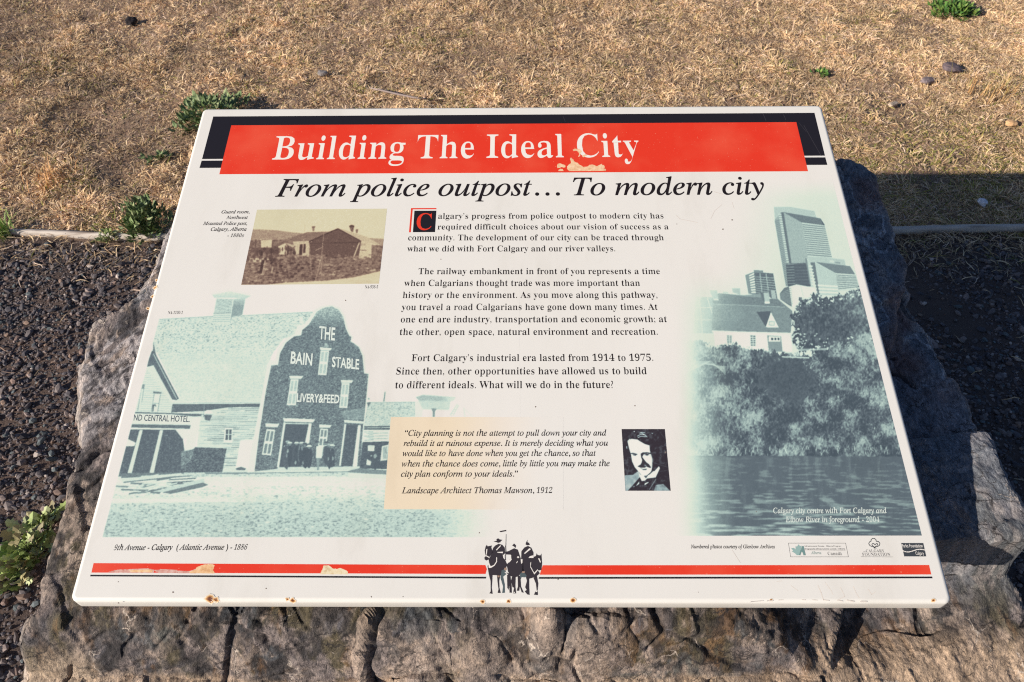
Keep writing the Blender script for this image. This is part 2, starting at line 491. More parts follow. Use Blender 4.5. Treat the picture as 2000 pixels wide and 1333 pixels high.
# edges: chamfer, then nearly sheer sides down into the gravel
ch = np.where(BX < 0, 0.020, 0.008)
drop = np.where(D < ch, (ch - D) * np.where(BX < 0, 1.6, 0.8), 0.0)
drop = drop + np.where(D < 0, -D * 9.0, 0.0)
h = np.maximum(h - drop, -0.10)
# coordinates along the skin, so that the stone's grain is not stretched on the steep faces
RX, RY = BX, BY
sideways = sstep(0.55, 0.66, np.abs(BX))
BY = RY - np.clip(plane_z(RY, off) - h, 0, 1) * (1 - 0.6 * sideways)
BX = RX + np.sign(RX) * np.clip(drop, 0, 1) * sideways
# bedding and chipped facets
d1, d2, hid, ox, oy = worley(BX * 7 + 0.6 * fbm(BX * 6, BY * 6, 3, 3), BY * 6 + 0.6 * fbm(BX * 6 + 9, BY * 6, 4, 3), 11)
fac = (np.cos(hid * 6.283) * ox + np.sin(hid * 6.283) * oy) * 0.018 + (hid - 0.5) * 0.010
e1, e2, hid2, ox2, oy2 = worley(BX * 21 + fbm(BX * 20, BY * 20, 5, 2), BY * 19 + fbm(BX * 20 + 9, BY * 20, 6, 2), 17)
fac2 = (np.cos(hid2 * 6.283) * ox2 + np.sin(hid2 * 6.283) * oy2) * 0.0065 + (hid2 - 0.5) * 0.003
u = (BX + BY) * 0.707; v = (BX - BY) * 0.707
streak = fbm(u * 9, v * 55, 19, 4) - 0.5           # cleavage running up to the right
streak2 = fbm(BX * 48, BY * 9, 20, 4) - 0.5        # near vertical grooves on the front

wx = BX + 0.012 * (fbm(BX * 30, BY * 30, 81, 3) - 0.5); wy = BY + 0.012 * (fbm(BX * 30, BY * 30, 82, 3) - 0.5)
g1, g2, gh, gox, goy = worley(wx * 46, wy * 38, 83)
chips = (gh - 0.5) * 0.0045 + (np.cos(gh * 40) * gox + np.sin(gh * 40) * goy) * 0.0042
ridge = 1 - np.abs(fbm(wx * 16, wy * 16, 84, 4) - 0.5) * 4
grit = fbm(BX * 75, BY * 75, 85, 4, 0.66) - 0.5
plates = (np.cos(hid * 6.283) * ox + np.sin(hid * 6.283) * oy) * 0.018 + (hid - 0.5) * 0.012
gxx = BX + BY * 0.40                                # the grain of the stone runs obliquely
gyy = BY * 0.75 - BX * 0.30
w1 = 0.5 * (fbm(BX * 8, BY * 8, 86, 3) - 0.5)
f1, k1, q1 = facets(gxx * 7 + w1, gyy * 8 + w1, 401, 0.9, 0.12)
f2, k2, q2 = facets(gxx * 22 + 2 * w1, gyy * 24 - 2 * w1, 431, 1.0, 0.14)
f3, k3, q3 = facets(gxx * 80 + 4 * w1, gyy * 66 - 3 * w1, 461, 1.0, 0.16)
det = 0.006 * (fbm(BX * 4.5, BY * 4.5, 23, 4) - 0.5) + (f1 - 0.32) * (0.008 + 0.002 * front) + (f2 - 0.32) * (0.0055 - 0.0005 * front) + (f3 - 0.32) * 0.0030
det += streak * 0.006 * (1 - 0.6 * front) + grit * 0.0026 + 0.0020 * (fbm(BX * 30, BY * 30, 25, 5, 0.65) - 0.5)
crack = np.clip(np.maximum(sstep(0.030, 0.006, k1) * (q1 > 0.55), 0.8 * sstep(0.035, 0.006, k2) * (q2 > 0.80)), 0, 1)
det -= 0.008 * crack
for _ in range(1):                                  # take the stair steps off the fractures
    det = (det + np.roll(det, 1, 0) + np.roll(det, -1, 0)) / 3
    det = (det + np.roll(det, 1, 1) + np.roll(det, -1, 1)) / 3
det = det + grit * 0.0016 + streak * 0.002
gz_y, gz_x = np.gradient(h, ry, rx)
nl = np.sqrt(gz_x ** 2 + gz_y ** 2 + 1)
flatn = np.minimum(1.0, 6.0 / nl)
POS = np.stack([RX - gz_x / nl * det * flatn, RY - gz_y / nl * det * flatn, h + det / nl], -1)
# colours of the stone, with sunlight painted in along its left edge
t1 = fbm(BX * 9, BY * 9, 51, 5, 0.62)[..., None]; t2 = fbm(BX * 17 + 4, BY * 15, 52, 5, 0.65)[..., None]; t3 = fbm(u * 30, v * 120, 53, 4, 0.65)[..., None]
grey = lin((72, 71, 76)) * (1 - t1) + lin((112, 107, 109)) * t1
blue = lin((102, 108, 112)); brown = lin((106, 95, 85)); rust = lin((132, 98, 66)); tan = lin((176, 156, 140)); dark = lin((58, 54, 54)); olive = lin((96, 86, 62)); pink = lin((148, 134, 128))
cR = grey * 1.0
def mix(c, k, f):
    return c * (1 - f) + k * f
def pat(s1, s2, seed, lo, k, mx):
    return np.clip((fbm(BX * s1 + seed, BY * s2, seed, 5, 0.62) - lo) * k, 0, mx)[..., None]
cR = mix(cR, dark, np.clip((t3 - 0.5) * 5, 0, 0.8))
cR = mix(cR, pink, np.clip((0.45 - t3) * 5, 0, 0.45))
cR = cR * (0.80 + 0.36 * q2[..., None]) * (0.88 + 0.22 * q1[..., None])
def flakes(c):
    m = np.clip((t2 - 0.40) * 5, 0, 1)
    c = mix(c, tan, ((q3 > 0.80)[..., None] * 0.62) * m)
    c = mix(c, dark, ((q3 < 0.22)[..., None] * 0.62) * (1 - 0.6 * m))
    return mix(c, pink, (((q2 > 0.70) & (q2 < 0.86))[..., None] * 0.5) * m)
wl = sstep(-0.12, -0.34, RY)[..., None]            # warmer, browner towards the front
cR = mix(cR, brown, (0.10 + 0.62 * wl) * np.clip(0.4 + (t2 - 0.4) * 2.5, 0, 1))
cR = mix(cR, olive, pat(20, 8, 90, 0.52, 6, 0.8) * wl)
cR = mix(cR, dark, pat(26, 14, 91, 0.53, 7, 0.85) * (0.3 + 0.7 * wl))
cR = mix(cR, rust, pat(34, 12, 55, 0.59, 7, 0.55) * wl)
mid = (sstep(-0.02, 0.08, RX) * sstep(0.50, 0.40, RX) * front)[..., None]
cR = mix(cR, lin((118, 92, 62)), mid * pat(38, 9, 93, 0.44, 5, 0.8))
cR = mix(cR, blue, pat(11, 11, 56, 0.60, 6, 0.45))
cR = mix(cR, pink, pat(22, 15, 57, 0.57, 8, 0.8))
cR = mix(cR, tan, pat(40, 28, 92, 0.60, 9, 0.85))
cR = flakes(cR)
lich = np.clip((fbm(u * 18, v * 44, 58, 5, 0.65) - 0.545) * 14, 0, 1)[..., None] * sstep(-0.5, -0.60, RX)[..., None] * sstep(-0.24, -0.12, RY)[..., None]
cR = mix(cR, lin((196, 188, 186)), lich * 0.5)
slate = (sstep(0.52, 0.60, RX) * sstep(-0.42, -0.30, RY))[..., None]
cR = mix(cR, lin((138, 144, 152)), slate * 0.5)
rsh = (sstep(0.60, 0.68, RX) * sstep(-0.12, 0.0, RY))[..., None]
cR = mix(cR, lin((186, 188, 192)), np.clip((np.abs(fbm(BX * 11, BY * 11, 59, 4) - 0.5)[..., None] < 0.018) * 0.55, 0, 1) * rsh)
cR = mix(cR, lin((126, 92, 80)), np.clip((fbm(BX * 6, BY * 6, 60, 3)[..., None] - 0.55) * 6, 0, 0.6) * rsh)
cR = mix(cR, tan * 1.05, np.clip(np.maximum(vein, FIN / 0.03), 0, 1)[..., None] * 0.75)
ledm = (sstep(0.014, 0.0, h - led) * front)[..., None]
cR = mix(cR, lin((184, 158, 132)), ledm * 0.7 * (0.4 + 1.2 * t2))
sandy = (sstep(0.055, 0.03, np.hypot((RX + 0.66) / 1.6, (RY + 0.50))) * 0.8)[..., None]
cR = mix(cR, lin((186, 164, 140)), sandy)
edge_l = (sstep(0.024, 0.0, D) * (RX < 0))[..., None]  # left chamfer painted paler: the sun on it is put into the colour
cR = mix(cR, lin((172, 160, 150)), edge_l * 0.75)
cR = mix(cR, lin((48, 44, 44)), np.clip(crack, 0, 1)[..., None] * 0.6)
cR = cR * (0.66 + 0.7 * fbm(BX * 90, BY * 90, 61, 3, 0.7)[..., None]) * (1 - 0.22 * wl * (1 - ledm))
keep = D > -0.115
idx = -np.ones(BX.shape, np.int64)
idx[keep] = np.arange(keep.sum())
q = np.stack([idx[:-1, :-1], idx[:-1, 1:], idx[1:, 1:], idx[1:, :-1]], -1).reshape(-1, 4)
q = q[(q >= 0).all(1)]
m_rock = material('split stone', rough=0.82, spec=0.3, attr='tint')
_nt = m_rock.node_tree
_b = _nt.nodes['Principled BSDF']; _at = [n_ for n_ in _nt.nodes if n_.type == 'ATTRIBUTE'][0]
_tc = nd(_nt, 'ShaderNodeTexCoord')
_n = nd(_nt, 'ShaderNodeTexNoise', i_Scale=260.0, i_Detail=5.0, i_Roughness=0.7)
_mp = nd(_nt, 'ShaderNodeMapping'); _mp.inputs['Rotation'].default_value = (0, 0, 0.78); _mp.inputs['Scale'].default_value = (300, 100, 210)
_n2 = nd(_nt, 'ShaderNodeTexNoise', i_Scale=1.0, i_Detail=8.0, i_Roughness=0.74)
_nt.links.new(_tc.outputs['Object'], _n.inputs['Vector'])
_nt.links.new(_tc.outputs['Object'], _mp.inputs[0]); _nt.links.new(_mp.outputs[0], _n2.inputs['Vector'])
_r = ramp(_nt, [(0.36, (0.42, 0.42, 0.44)), (0.48, (0.95, 0.95, 0.95)), (0.56, (1.15, 1.14, 1.12)), (0.66, (1.75, 1.70, 1.63))])
_mx = nd(_nt, 'ShaderNodeMix', data_type='RGBA', blend_type='MULTIPLY'); _mx.inputs[0].default_value = 1.0
_nt.links.new(_n2.outputs[0], _r.inputs[0])
_nt.links.new(_at.outputs['Color'], _mx.inputs[6]); _nt.links.new(_r.outputs[0], _mx.inputs[7])
_nt.links.new(_mx.outputs[2], _b.inputs['Base Color'])
_n3 = nd(_nt, 'ShaderNodeTexNoise', i_Scale=520.0, i_Detail=3.0, i_Roughness=0.7)
_nt.links.new(_tc.outputs['Object'], _n3.inputs['Vector'])
_r3 = ramp(_nt, [(0.30, (0.45, 0.45, 0.46)), (0.5, (0.95, 0.95, 0.95)), (0.60, (1.2, 1.19, 1.17)), (0.72, (2.0, 1.95, 1.9))])
_nt.links.new(_n3.outputs[0], _r3.inputs[0])
_mx3 = nd(_nt, 'ShaderNodeMix', data_type='RGBA', blend_type='MULTIPLY'); _mx3.inputs[0].default_value = 0.40
_nt.links.new(_mx.outputs[2], _mx3.inputs[6]); _nt.links.new(_r3.outputs[0], _mx3.inputs[7])
# hairline fractures, dark and filled with pale mineral, only in places
_nv = nd(_nt, 'ShaderNodeTexNoise', i_Scale=22.0, i_Detail=5.0, i_Roughness=0.6)
_nt.links.new(_tc.outputs['Object'], _nv.inputs['Vector'])
_wv = nd(_nt, 'ShaderNodeMix', data_type='RGBA', blend_type='ADD'); _wv.inputs[0].default_value = 0.05
_nt.links.new(_tc.outputs['Object'], _wv.inputs[6]); _nt.links.new(_nv.outputs[1], _wv.inputs[7])
_last = _mx3.outputs[2]
for _sc, _w, _col, _rot, _lo in (((11, 30, 20), 0.020, lin((40, 36, 36)), 0.6, 0.52), ((34, 14, 24), 0.016, lin((200, 184, 168)), 0.3, 0.57), ((52, 90, 60), 0.030, lin((52, 47, 46)), 0.8, 0.50)):
    _mpv = nd(_nt, 'ShaderNodeMapping'); _mpv.inputs['Scale'].default_value = _sc; _mpv.inputs['Rotation'].default_value = (0, 0, _rot)
    _vo = nd(_nt, 'ShaderNodeTexVoronoi', feature='DISTANCE_TO_EDGE'); _vo.inputs['Scale'].default_value = 1.0
    _nt.links.new(_wv.outputs[2], _mpv.inputs[0]); _nt.links.new(_mpv.outputs[0], _vo.inputs['Vector'])
    _rv = ramp(_nt, [(_w * 0.3, (1, 1, 1)), (_w * 1.6, (0, 0, 0))]); _nt.links.new(_vo.outputs['Distance'], _rv.inputs[0])
    _nm = nd(_nt, 'ShaderNodeTexNoise', i_Scale=9.0 + 20 * _rot, i_Detail=4.0); _nt.links.new(_mpv.outputs[0], _nm.inputs['Vector'])
    _nm.inputs['Scale'].default_value = 0.7
    _rm = ramp(_nt, [(_lo, (0, 0, 0)), (_lo + 0.08, (0.85, 0.85, 0.85))]); _nt.links.new(_nm.outputs[0], _rm.inputs[0])
    _mu = nd(_nt, 'ShaderNodeMath', operation='MULTIPLY'); _nt.links.new(_rv.outputs[0], _mu.inputs[0]); _nt.links.new(_rm.outputs[0], _mu.inputs[1])
    _mk = nd(_nt, 'ShaderNodeMix', data_type='RGBA'); _mk.inputs[7].default_value = (*[float(q_) for q_ in _col], 1)
    _nt.links.new(_mu.outputs[0], _mk.inputs[0]); _nt.links.new(_last, _mk.inputs[6])
    _last = _mk.outputs[2]
_nt.links.new(_last, _b.inputs['Base Color'])
_ad = nd(_nt, 'ShaderNodeMath', operation='ADD')
_nt.links.new(_n.outputs[0], _ad.inputs[0]); _nt.links.new(_n2.outputs[0], _ad.inputs[1])
_bp = nd(_nt, 'ShaderNodeBump', i_Strength=0.6, i_Distance=0.004)
_nt.links.new(_ad.outputs[0], _bp.inputs['Height']); _nt.links.new(_bp.outputs[0], _b.inputs['Normal'])
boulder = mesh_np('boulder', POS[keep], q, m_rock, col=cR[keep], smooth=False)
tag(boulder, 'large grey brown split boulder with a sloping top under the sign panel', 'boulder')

# ------------------------------------------------------------------ the sign
sign = bpy.data.objects.new('information_sign', None)
COL.objects.link(sign)
sign.empty_display_size = 0.1
sign.location = PC
sign.rotation_euler = (TILT, 0, 0)
tag(sign, 'large white information panel about the ideal city, with red title band, on the boulder', 'sign')
WHITE = lin((231, 226, 216))
m_white = material('cream enamel', WHITE, rough=0.42, spec=0.35)
m_ink = material('printed ink', rough=0.45, spec=0.3, attr='tint')
def ink(name, rgb, rough=0.42):
    return material(name, lin(rgb), rough=rough, spec=0.3)
def tray():
    """folded sheet: flat face, rounded fold, short lip all round"""
    prof = [(-0.012, 0.0), (-0.0005, 0.0), (0.0, 0.0)]
    R = 0.0065
    for i in range(1, 7):
        a = math.pi / 2 * i / 6
        prof.append((R * math.sin(a), R * math.cos(a) - R))
    prof += [(R + 0.0032, -0.021), (R + 0.0026, -0.0232), (R + 0.0010, -0.0240), (R - 0.012, -0.0240)]
    hx, hy, cr = PW / 2 - 0.0045, PH / 2 - 0.0045, 0.004
    base = []
    for sx, sy, a0 in ((1, 1, 0), (-1, 1, 90), (-1, -1, 180), (1, -1, 270)):
        for k in range(7):
            a = math.radians(a0 + 90 * k / 6)
            base.append((sx * (hx - cr), sy * (hy - cr), math.cos(a), math.sin(a)))
    V, F, n = [], [], len(base)
    for (o_, z_) in prof:
        for (bx_, by_, ca, sa) in base:
            e_ = max(cr + o_, 0.0005) if o_ > -0.01 or z_ < 0 else None
            V.append((bx_ + e_ * ca, by_ + e_ * sa, z_) if e_ is not None else (bx_ - math.copysign(0.01, bx_), by_ - math.copysign(0.01, by_), z_))
    F.append(tuple(range(n)))
    for r in range(len(prof) - 1):
        for k in range(n):
            F.append((r * n + k, (r + 1) * n + k, (r + 1) * n + (k + 1) % n, r * n + (k + 1) % n))
    last = (len(prof) - 1) * n
    o = mesh_py('panel', V, F, m_white, sign, smooth=True)
    me = o.data
    me.polygons[0].use_smooth = False
    return o
panel = tray()
# flat bars bolted to the stone that carry the panel from beneath
m_steel = material('galvanised steel', lin((120, 122, 124)), rough=0.5, spec=0.5)
def boxv(x0, x1, y0, y1, z0, z1):
    V = [(x, y_, z) for z in (z0, z1) for y_ in (y0, y1) for x in (x0, x1)]
    return V, [(0, 2, 3, 1), (4, 5, 7, 6), (0, 1, 5, 4), (2, 6, 7, 3), (0, 4, 6, 2), (1, 3, 7, 5)]
for bx_ in (-0.36, 0.36):
    V, F = boxv(bx_ - 0.03, bx_ + 0.03, -0.30, 0.30, -0.09, -0.003)
    mesh_py('mounting_bar', V, F, m_steel, sign)

LAY = 0.00003
def ragged(P, amp):
    """break the straight sides of a worn patch into small uneven steps"""
    rn = random.Random(len(P))
    out = []
    for i in range(len(P)):
        a, b = P[i], P[(i + 1) % len(P)]
        d = b - a; l_ = np.hypot(*d); m = max(1, int(l_ / (amp * 2.2)))
        nn = np.array([-d[1], d[0]]) / (l_ + 1e-9)
        flat_side = abs(d[1]) < 0.06 * l_ and l_ > amp * 12
        for k in range(m):
            out.append(a + d * (k / m) + (0 if flat_side or k == 0 else nn * rn.uniform(-amp, amp) * 0.8))
    return np.array(out)
def flat(name, polys, mat, layer, parent=sign, org=None, rough=0):
    """flat printed shapes: polygons traced on the photograph, laid on the panel face"""
    V, F = [], []
    for P in polys:
        P = np.asarray(P, float)
        if rough:
            P = ragged(P, rough)
        if org:
            P = P / org[2] + np.array(org[:2])
        q = to_panel(P)
        F.append(tuple(range(len(V), len(V) + len(q))))
        V += [(a, b, LAY * layer) for a, b in q]
    o = mesh_py(name, V, F, mat, parent)
    # every face looks up
    me = o.data
    import bmesh
    bm = bmesh.new(); bm.from_mesh(me)
    bm.normal_update()
    for f_ in bm.faces:
        if f_.normal.z < 0:
            f_.normal_flip()
    bm.to_mesh(me); bm.free()
    return o

# grime: the same faint mottling runs over the enamel and everything printed on it
def grime(m):
    nt = m.node_tree; b = nt.nodes['Principled BSDF']
    src = b.inputs['Base Color'].links[0].from_socket if b.inputs['Base Color'].is_linked else None
    tc = nd(nt, 'ShaderNodeTexCoord')
    n = nd(nt, 'ShaderNodeTexNoise', i_Scale=7.0, i_Detail=8.0, i_Roughness=0.65)
    mp = nd(nt, 'ShaderNodeMapping'); mp.inputs['Scale'].default_value = (1, 0.35, 1)
    nt.links.new(tc.outputs['Object'], mp.inputs[0]); nt.links.new(mp.outputs[0], n.inputs['Vector'])
    r = ramp(nt, [(0.28, (0.88, 0.87, 0.85)), (0.46, (0.98, 0.977, 0.972)), (0.7, (1, 1, 1))])
    nt.links.new(n.outputs[0], r.inputs[0])
    mx = nd(nt, 'ShaderNodeMix', data_type='RGBA', blend_type='MULTIPLY'); mx.inputs[0].default_value = 1.0
    if src is not None:
        nt.links.new(src, mx.inputs[6])
    else:
        mx.inputs[6].default_value = b.inputs['Base Color'].default_value[:]
    nt.links.new(r.outputs[0], mx.inputs[7]); nt.links.new(mx.outputs[2], b.inputs['Base Color'])
    r2 = ramp(nt, [(0.3, (0.36, 0.36, 0.36)), (0.7, (0.52, 0.52, 0.52))])
    nt.links.new(n.outputs[0], r2.inputs[0]); nt.links.new(r2.outputs[0], b.inputs['Roughness'])
grime(m_white); grime(m_ink)

# ------------------------------------------------------------------ printed pictures, drawn into a fine sheet of coloured points
class Picture:
    """a small canvas in photograph pixels; shapes are given in the pixels of an enlarged view (origin x, y and scale)"""
    def __init__(s, x0, y0, x1, y1, fill, ss=2):
        s.x0, s.y0, s.ss = x0, y0, ss
        s.h, s.w = int((y1 - y0) * ss), int((x1 - x0) * ss)
        s.a = np.zeros((s.h, s.w)) + fill
        yy, xx = np.mgrid[0:s.h, 0:s.w]
        s.X, s.Y = x0 + (xx + 0.5) / ss, y0 + (yy + 0.5) / ss
        s.org(0, 0, 1)
    def org(s, ox, oy, sc):
        s.o = (ox, oy, sc)
    def pts(s, P):
        return np.asarray(P, float) / s.o[2] + np.array(s.o[:2])
    def mask(s, P):
        P = s.pts(P)
        q = (P - np.array([s.x0, s.y0])) * s.ss
        i0, j0 = np.floor(q.min(0)).astype(int) - 1; i1, j1 = np.ceil(q.max(0)).astype(int) + 2
        i0, j0, i1, j1 = max(i0, 0), max(j0, 0), min(i1, s.w), min(j1, s.h)
        if i1 <= i0 or j1 <= j0:
            return None
        sl = (slice(j0, j1), slice(i0, i1))
        X, Y = s.X[sl], s.Y[sl]
        ins = np.zeros(X.shape, bool)
        n = len(P)
        for i in range(n):
            (ax, ay), (bx, by) = P[i], P[(i + 1) % n]
            if ay != by:
                ins ^= ((ay > Y) != (by > Y)) & (X < (bx - ax) * (Y - ay) / (by - ay) + ax)
        return sl, ins
    def poly(s, P, t, al=1.0, tex=None):
        r = s.mask(P)
        if r is None:
            return
        sl, ins = r
        v = t if tex is None else t + tex(s.X[sl], s.Y[sl])
        s.a[sl] = np.where(ins, s.a[sl] * (1 - al) + v * al, s.a[sl])
    def line(s, P, w, t, al=1.0):
        for (ax, ay), (bx, by) in zip(P[:-1], P[1:]):
            d = math.hypot(bx - ax, by - ay) or 1
            nx, ny = -(by - ay) / d * w / 2, (bx - ax) / d * w / 2
            s.poly([(ax + nx, ay + ny), (bx + nx, by + ny), (bx - nx, by - ny), (ax - nx, ay - ny)], t, al)
    def blob(s, x, y, rx, ry, t, al=1.0, n=9, seed=0):
        r = random.Random(seed)
        s.poly([(x + rx * math.cos(6.283 * k / n) * r.uniform(.75, 1.2), y + ry * math.sin(6.283 * k / n) * r.uniform(.75, 1.2)) for k in range(n)], t, al)
    def lerp(s, A, B, k):
        return (A[0] + (B[0] - A[0]) * k, A[1] + (B[1] - A[1]) * k)
    def bars(s, Q, n, t, fill=0.5, al=1.0):
        """n stripes across the quad Q (tl, tr, br, bl)"""
        for i in range(n):
            a, b = i / n, (i + fill) / n
            s.poly([s.lerp(Q[0], Q[3], a), s.lerp(Q[1], Q[2], a), s.lerp(Q[1], Q[2], b), s.lerp(Q[0], Q[3], b)], t, al)
    def soften(s, r, noise, seed):
        """film grain and the softness of an enlarged print"""
        a = s.a
        for _ in range(r):
            a = (a + np.roll(a, 1, 0) + np.roll(a, -1, 0)) / 3
            a = (a + np.roll(a, 1, 1) + np.roll(a, -1, 1)) / 3
        rn = np.random.default_rng(seed)
        g = rn.normal(0, 1, a.shape)
        g = (g + np.roll(g, 1, 0) + np.roll(g, 1, 1) + np.roll(np.roll(g, 1, 0), 1, 1)) / 2
        s.a = np.clip(a + g * noise * np.clip((1.0 - a) * 5, 0, 1), 0, 1)
    def sheet(s, name, quad, nx, ny, ramp_, layer, cut=None):
        """lay the picture on the panel: quad in photograph pixels (tl, tr, br, bl)"""
        q = to_panel(quad)
        g = s.a.reshape(s.h // s.ss, s.ss, s.w // s.ss, s.ss).mean((1, 3)) if s.ss > 1 else s.a
        u, v = np.meshgrid(np.linspace(0, 1, nx), np.linspace(0, 1, ny))
        P = (q[0] * ((1 - u) * (1 - v))[..., None] + q[1] * (u * (1 - v))[..., None] + q[2] * (u * v)[..., None] + q[3] * ((1 - u) * v)[..., None]).reshape(-1, 2)
        p = to_photo(P)
        fx = np.clip(p[:, 0] - s.x0 - 0.5, 0, g.shape[1] - 1.001); fy = np.clip(p[:, 1] - s.y0 - 0.5, 0, g.shape[0] - 1.001)
        ix, iy = fx.astype(int), fy.astype(int)
        fx, fy = fx - ix, fy - iy
        val = (g[iy, ix] * (1 - fx) + g[iy, ix + 1] * fx) * (1 - fy) + (g[iy + 1, ix] * (1 - fx) + g[iy + 1, ix + 1] * fx) * fy
        xs = [r_[0] for r_ in ramp_]
        cols = np.stack([np.interp(val, xs, [r_[1][k] for r_ in ramp_]) for k in range(3)], -1)
        F = grid_faces(nx, ny)[:, ::-1]
        return mesh_np(name, np.c_[P, np.full(len(P), LAY * layer)], F, m_ink, sign, col=cols)

MINT = [(0.0, lin((70, 82, 90))), (0.25, lin((98, 111, 117))), (0.5, lin((142, 163, 160))), (0.72, lin((192, 214, 201))), (0.86, lin((214, 225, 207))), (1.0, WHITE)]

def speck(sx, sy, amp, thr, seed, base=0.0):
    return lambda X, Y: base - amp * np.clip((fbm(X * sx, Y * sy, seed, 3) - thr) * 6, 0, 1)
def grain(sx, sy, amp, seed):
    return lambda X, Y: amp * (fbm(X * sx, Y * sy, seed, 3) - 0.5) * 2

# ---- the old stable
S = Picture(190, 550, 1020, 1056, 1.0)
A_, B_, C_, D_ = (180, 560, 2.563), (480, 580, 3.808), (190, 640, 3.919), (680, 740, 6.664)
S.org(*A_)
# ground of the street
S.poly([(140, 920), (2110, 920), (2110, 1270), (40, 1270)], 0.90, tex=lambda X, Y: -0.10 + 0.16 * sstep(925, 950, Y) * sstep(985, 960, Y) + 0.10 * sstep(975, 1000, Y) * 0 - 0.30 * np.clip((fbm(X * 0.22, Y * 0.62, 7, 4) - 0.52) * 4, 0, 1) - 0.16 * sstep(985, 1015, Y) * fbm(X * .5, Y * .8, 9, 3))
S.poly([(130, 955), (1500, 950), (1480, 1000), (620, 1000), (560, 975), (120, 985)], 0.97, 0.75)
S.poly([(100, 1062), (760, 1066), (760, 1078), (100, 1086)], 0.97, 0.7)
for k in range(70):
    r_ = random.Random(k)
    S.blob(r_.uniform(120, 1500), r_.uniform(1000, 1240), r_.uniform(4, 16), r_.uniform(2, 5), r_.choice([0.35, 0.95, 0.97, 0.5]), 0.6, seed=k)
# barn roof
S.poly([(335, 165), (600, 150), (760, 146), (1105, 128), (1060, 215), (1030, 250), (960, 260), (900, 340), (880, 400), (850, 578), (395, 578), (440, 560), (300, 285)], 0.84,
       tex=lambda X, Y: -0.42 * np.clip((fbm(X * 0.42, Y * 0.95, 3, 3) - 0.54) * 5, 0, 1) * (0.35 + 0.65 * sstep(720, 650, Y)) + 0.07 * fbm(X * .03, Y * .05, 4, 3) - 0.05 * (np.sin(Y * 2.0) > 0.3))
S.line([(335, 165), (600, 150), (760, 146), (1105, 128)], 4, 0.6)
# ventilator on the ridge
S.poly([(600, 40), (690, 22), (795, 48), (770, 60), (700, 56), (612, 56)], 0.70)
S.poly([(596, 30), (690, 8), (790, 36), (795, 48), (690, 24), (600, 42)], 0.95)
S.poly([(622, 58), (705, 62), (690, 186), (600, 187)], 0.84)
S.bars([(624, 62), (704, 66), (696, 130), (610, 130)], 11, 0.52)
S.line([(606, 134), (694, 132)], 5, 0.48)
S.bars([(606, 142), (692, 142), (688, 184), (602, 184)], 4, 0.62, 0.35)
S.poly([(708, 62), (768, 58), (752, 142), (700, 152), (690, 184)], 0.52, tex=lambda X, Y: 0.25 * sstep(600, 575, Y))
# barn side wall
S.org(*C_)
S.poly([(570, 590), (1215, 590), (1300, 590), (1210, 1120), (940, 1110), (985, 925), (760, 920), (790, 690)], 0.84)
for k in range(34):
    r_ = random.Random(k + 90)
    y0 = 610 + k * 14
    for j in range(5):
        xa = r_.uniform(760, 1200)
        S.line([(xa, y0), (xa + r_.uniform(40, 220), y0 + r_.uniform(-2, 2))], r_.uniform(3, 7), r_.uniform(0.3, 0.62), 0.8)
S.poly([(575, 586), (1295, 582), (1290, 606), (1000, 612), (815, 640), (565, 652)], 0.28)
S.line([(575, 578), (1300, 574)], 4, 0.45)
S.poly([(978, 772), (1036, 772), (1034, 880), (966, 878)], 0.95)
S.poly([(985, 780), (1005, 780), (1000, 862), (980, 862)], 0.25); S.poly([(1010, 780), (1030, 780), (1026, 862), (1006, 862)], 0.25)
S.line([(980, 820), (1030, 820)], 4, 0.9)
S.poly([(1095, 862), (1208, 862), (1170, 1090), (1058, 1080)], 0.97)
S.line([(1208, 862), (1172, 1090)], 7, 0.4); S.poly([(1058, 1078), (1100, 1066), (1140, 1080), (1130, 1094), (1065, 1092)], 0.3)
S.poly([(1218, 850), (1262, 850), (1225, 1100), (1180, 1100)], 0.93)
S.poly([(735, 915), (990, 925), (958, 1108), (630, 1112), (650, 1010), (720, 940)], 0.26, tex=grain(0.5, 0.9, 0.28, 11))
S.poly([(820, 1112), (1290, 1106), (1290, 1120), (830, 1124)], 0.45)
S.poly([(838, 632), (872, 632), (884, 660), (820, 660)], 0.95); S.poly([(815, 668), (880, 670), (862, 715), (825, 710)], 0.3)
S.line([(820, 590), (812, 690)], 5, 0.5)
# hotel on the left
S.poly([(425, 170), (612, 545), (575, 560), (562, 660), (280, 660), (385, 300)], 0.87)
for k in range(20):
    yy = 315 + k * 17
    S.line([(300, yy), (380 + k * 12, yy + 2)], 3.2, 0.55, 0.8)
S.poly([(430, 112), (452, 215), (425, 180)], 0.35)
S.poly([(418, 178), (440, 190), (626, 545), (604, 556), (574, 552), (430, 290), (380, 302), (395, 240)], 0.28)
S.line([(428, 200), (608, 545)], 6, 0.75)
S.poly([(345, 436), (366, 436), (362, 450), (345, 560), (318, 640), (306, 640)], 0.45); S.poly([(340, 470), (354, 470), (328, 640), (312, 640)], 0.85)
S.poly([(428, 490), (494, 494), (490, 508), (428, 506)], 0.35)
S.poly([(436, 510), (484, 510), (462, 645), (412, 645)], 0.9); S.line([(436, 510), (414, 645)], 4, 0.35); S.line([(484, 510), (462, 645)], 4, 0.35); S.line([(424, 580), (474, 582)], 4, 0.4)
S.poly([(424, 590), (445, 586), (455, 610), (436, 600), (430, 645), (420, 645)], 0.3)
S.poly([(290, 655), (790, 668), (790, 690), (735, 700), (712, 748), (258, 742)], 0.90)
S.poly([(290, 646), (800, 662), (796, 680), (735, 682), (560, 664), (288, 658)], 0.30)
S.poly([(262, 740), (720, 748), (740, 758), (715, 776), (258, 766)], 0.30); S.line([(262, 770), (715, 780)], 6, 0.88)
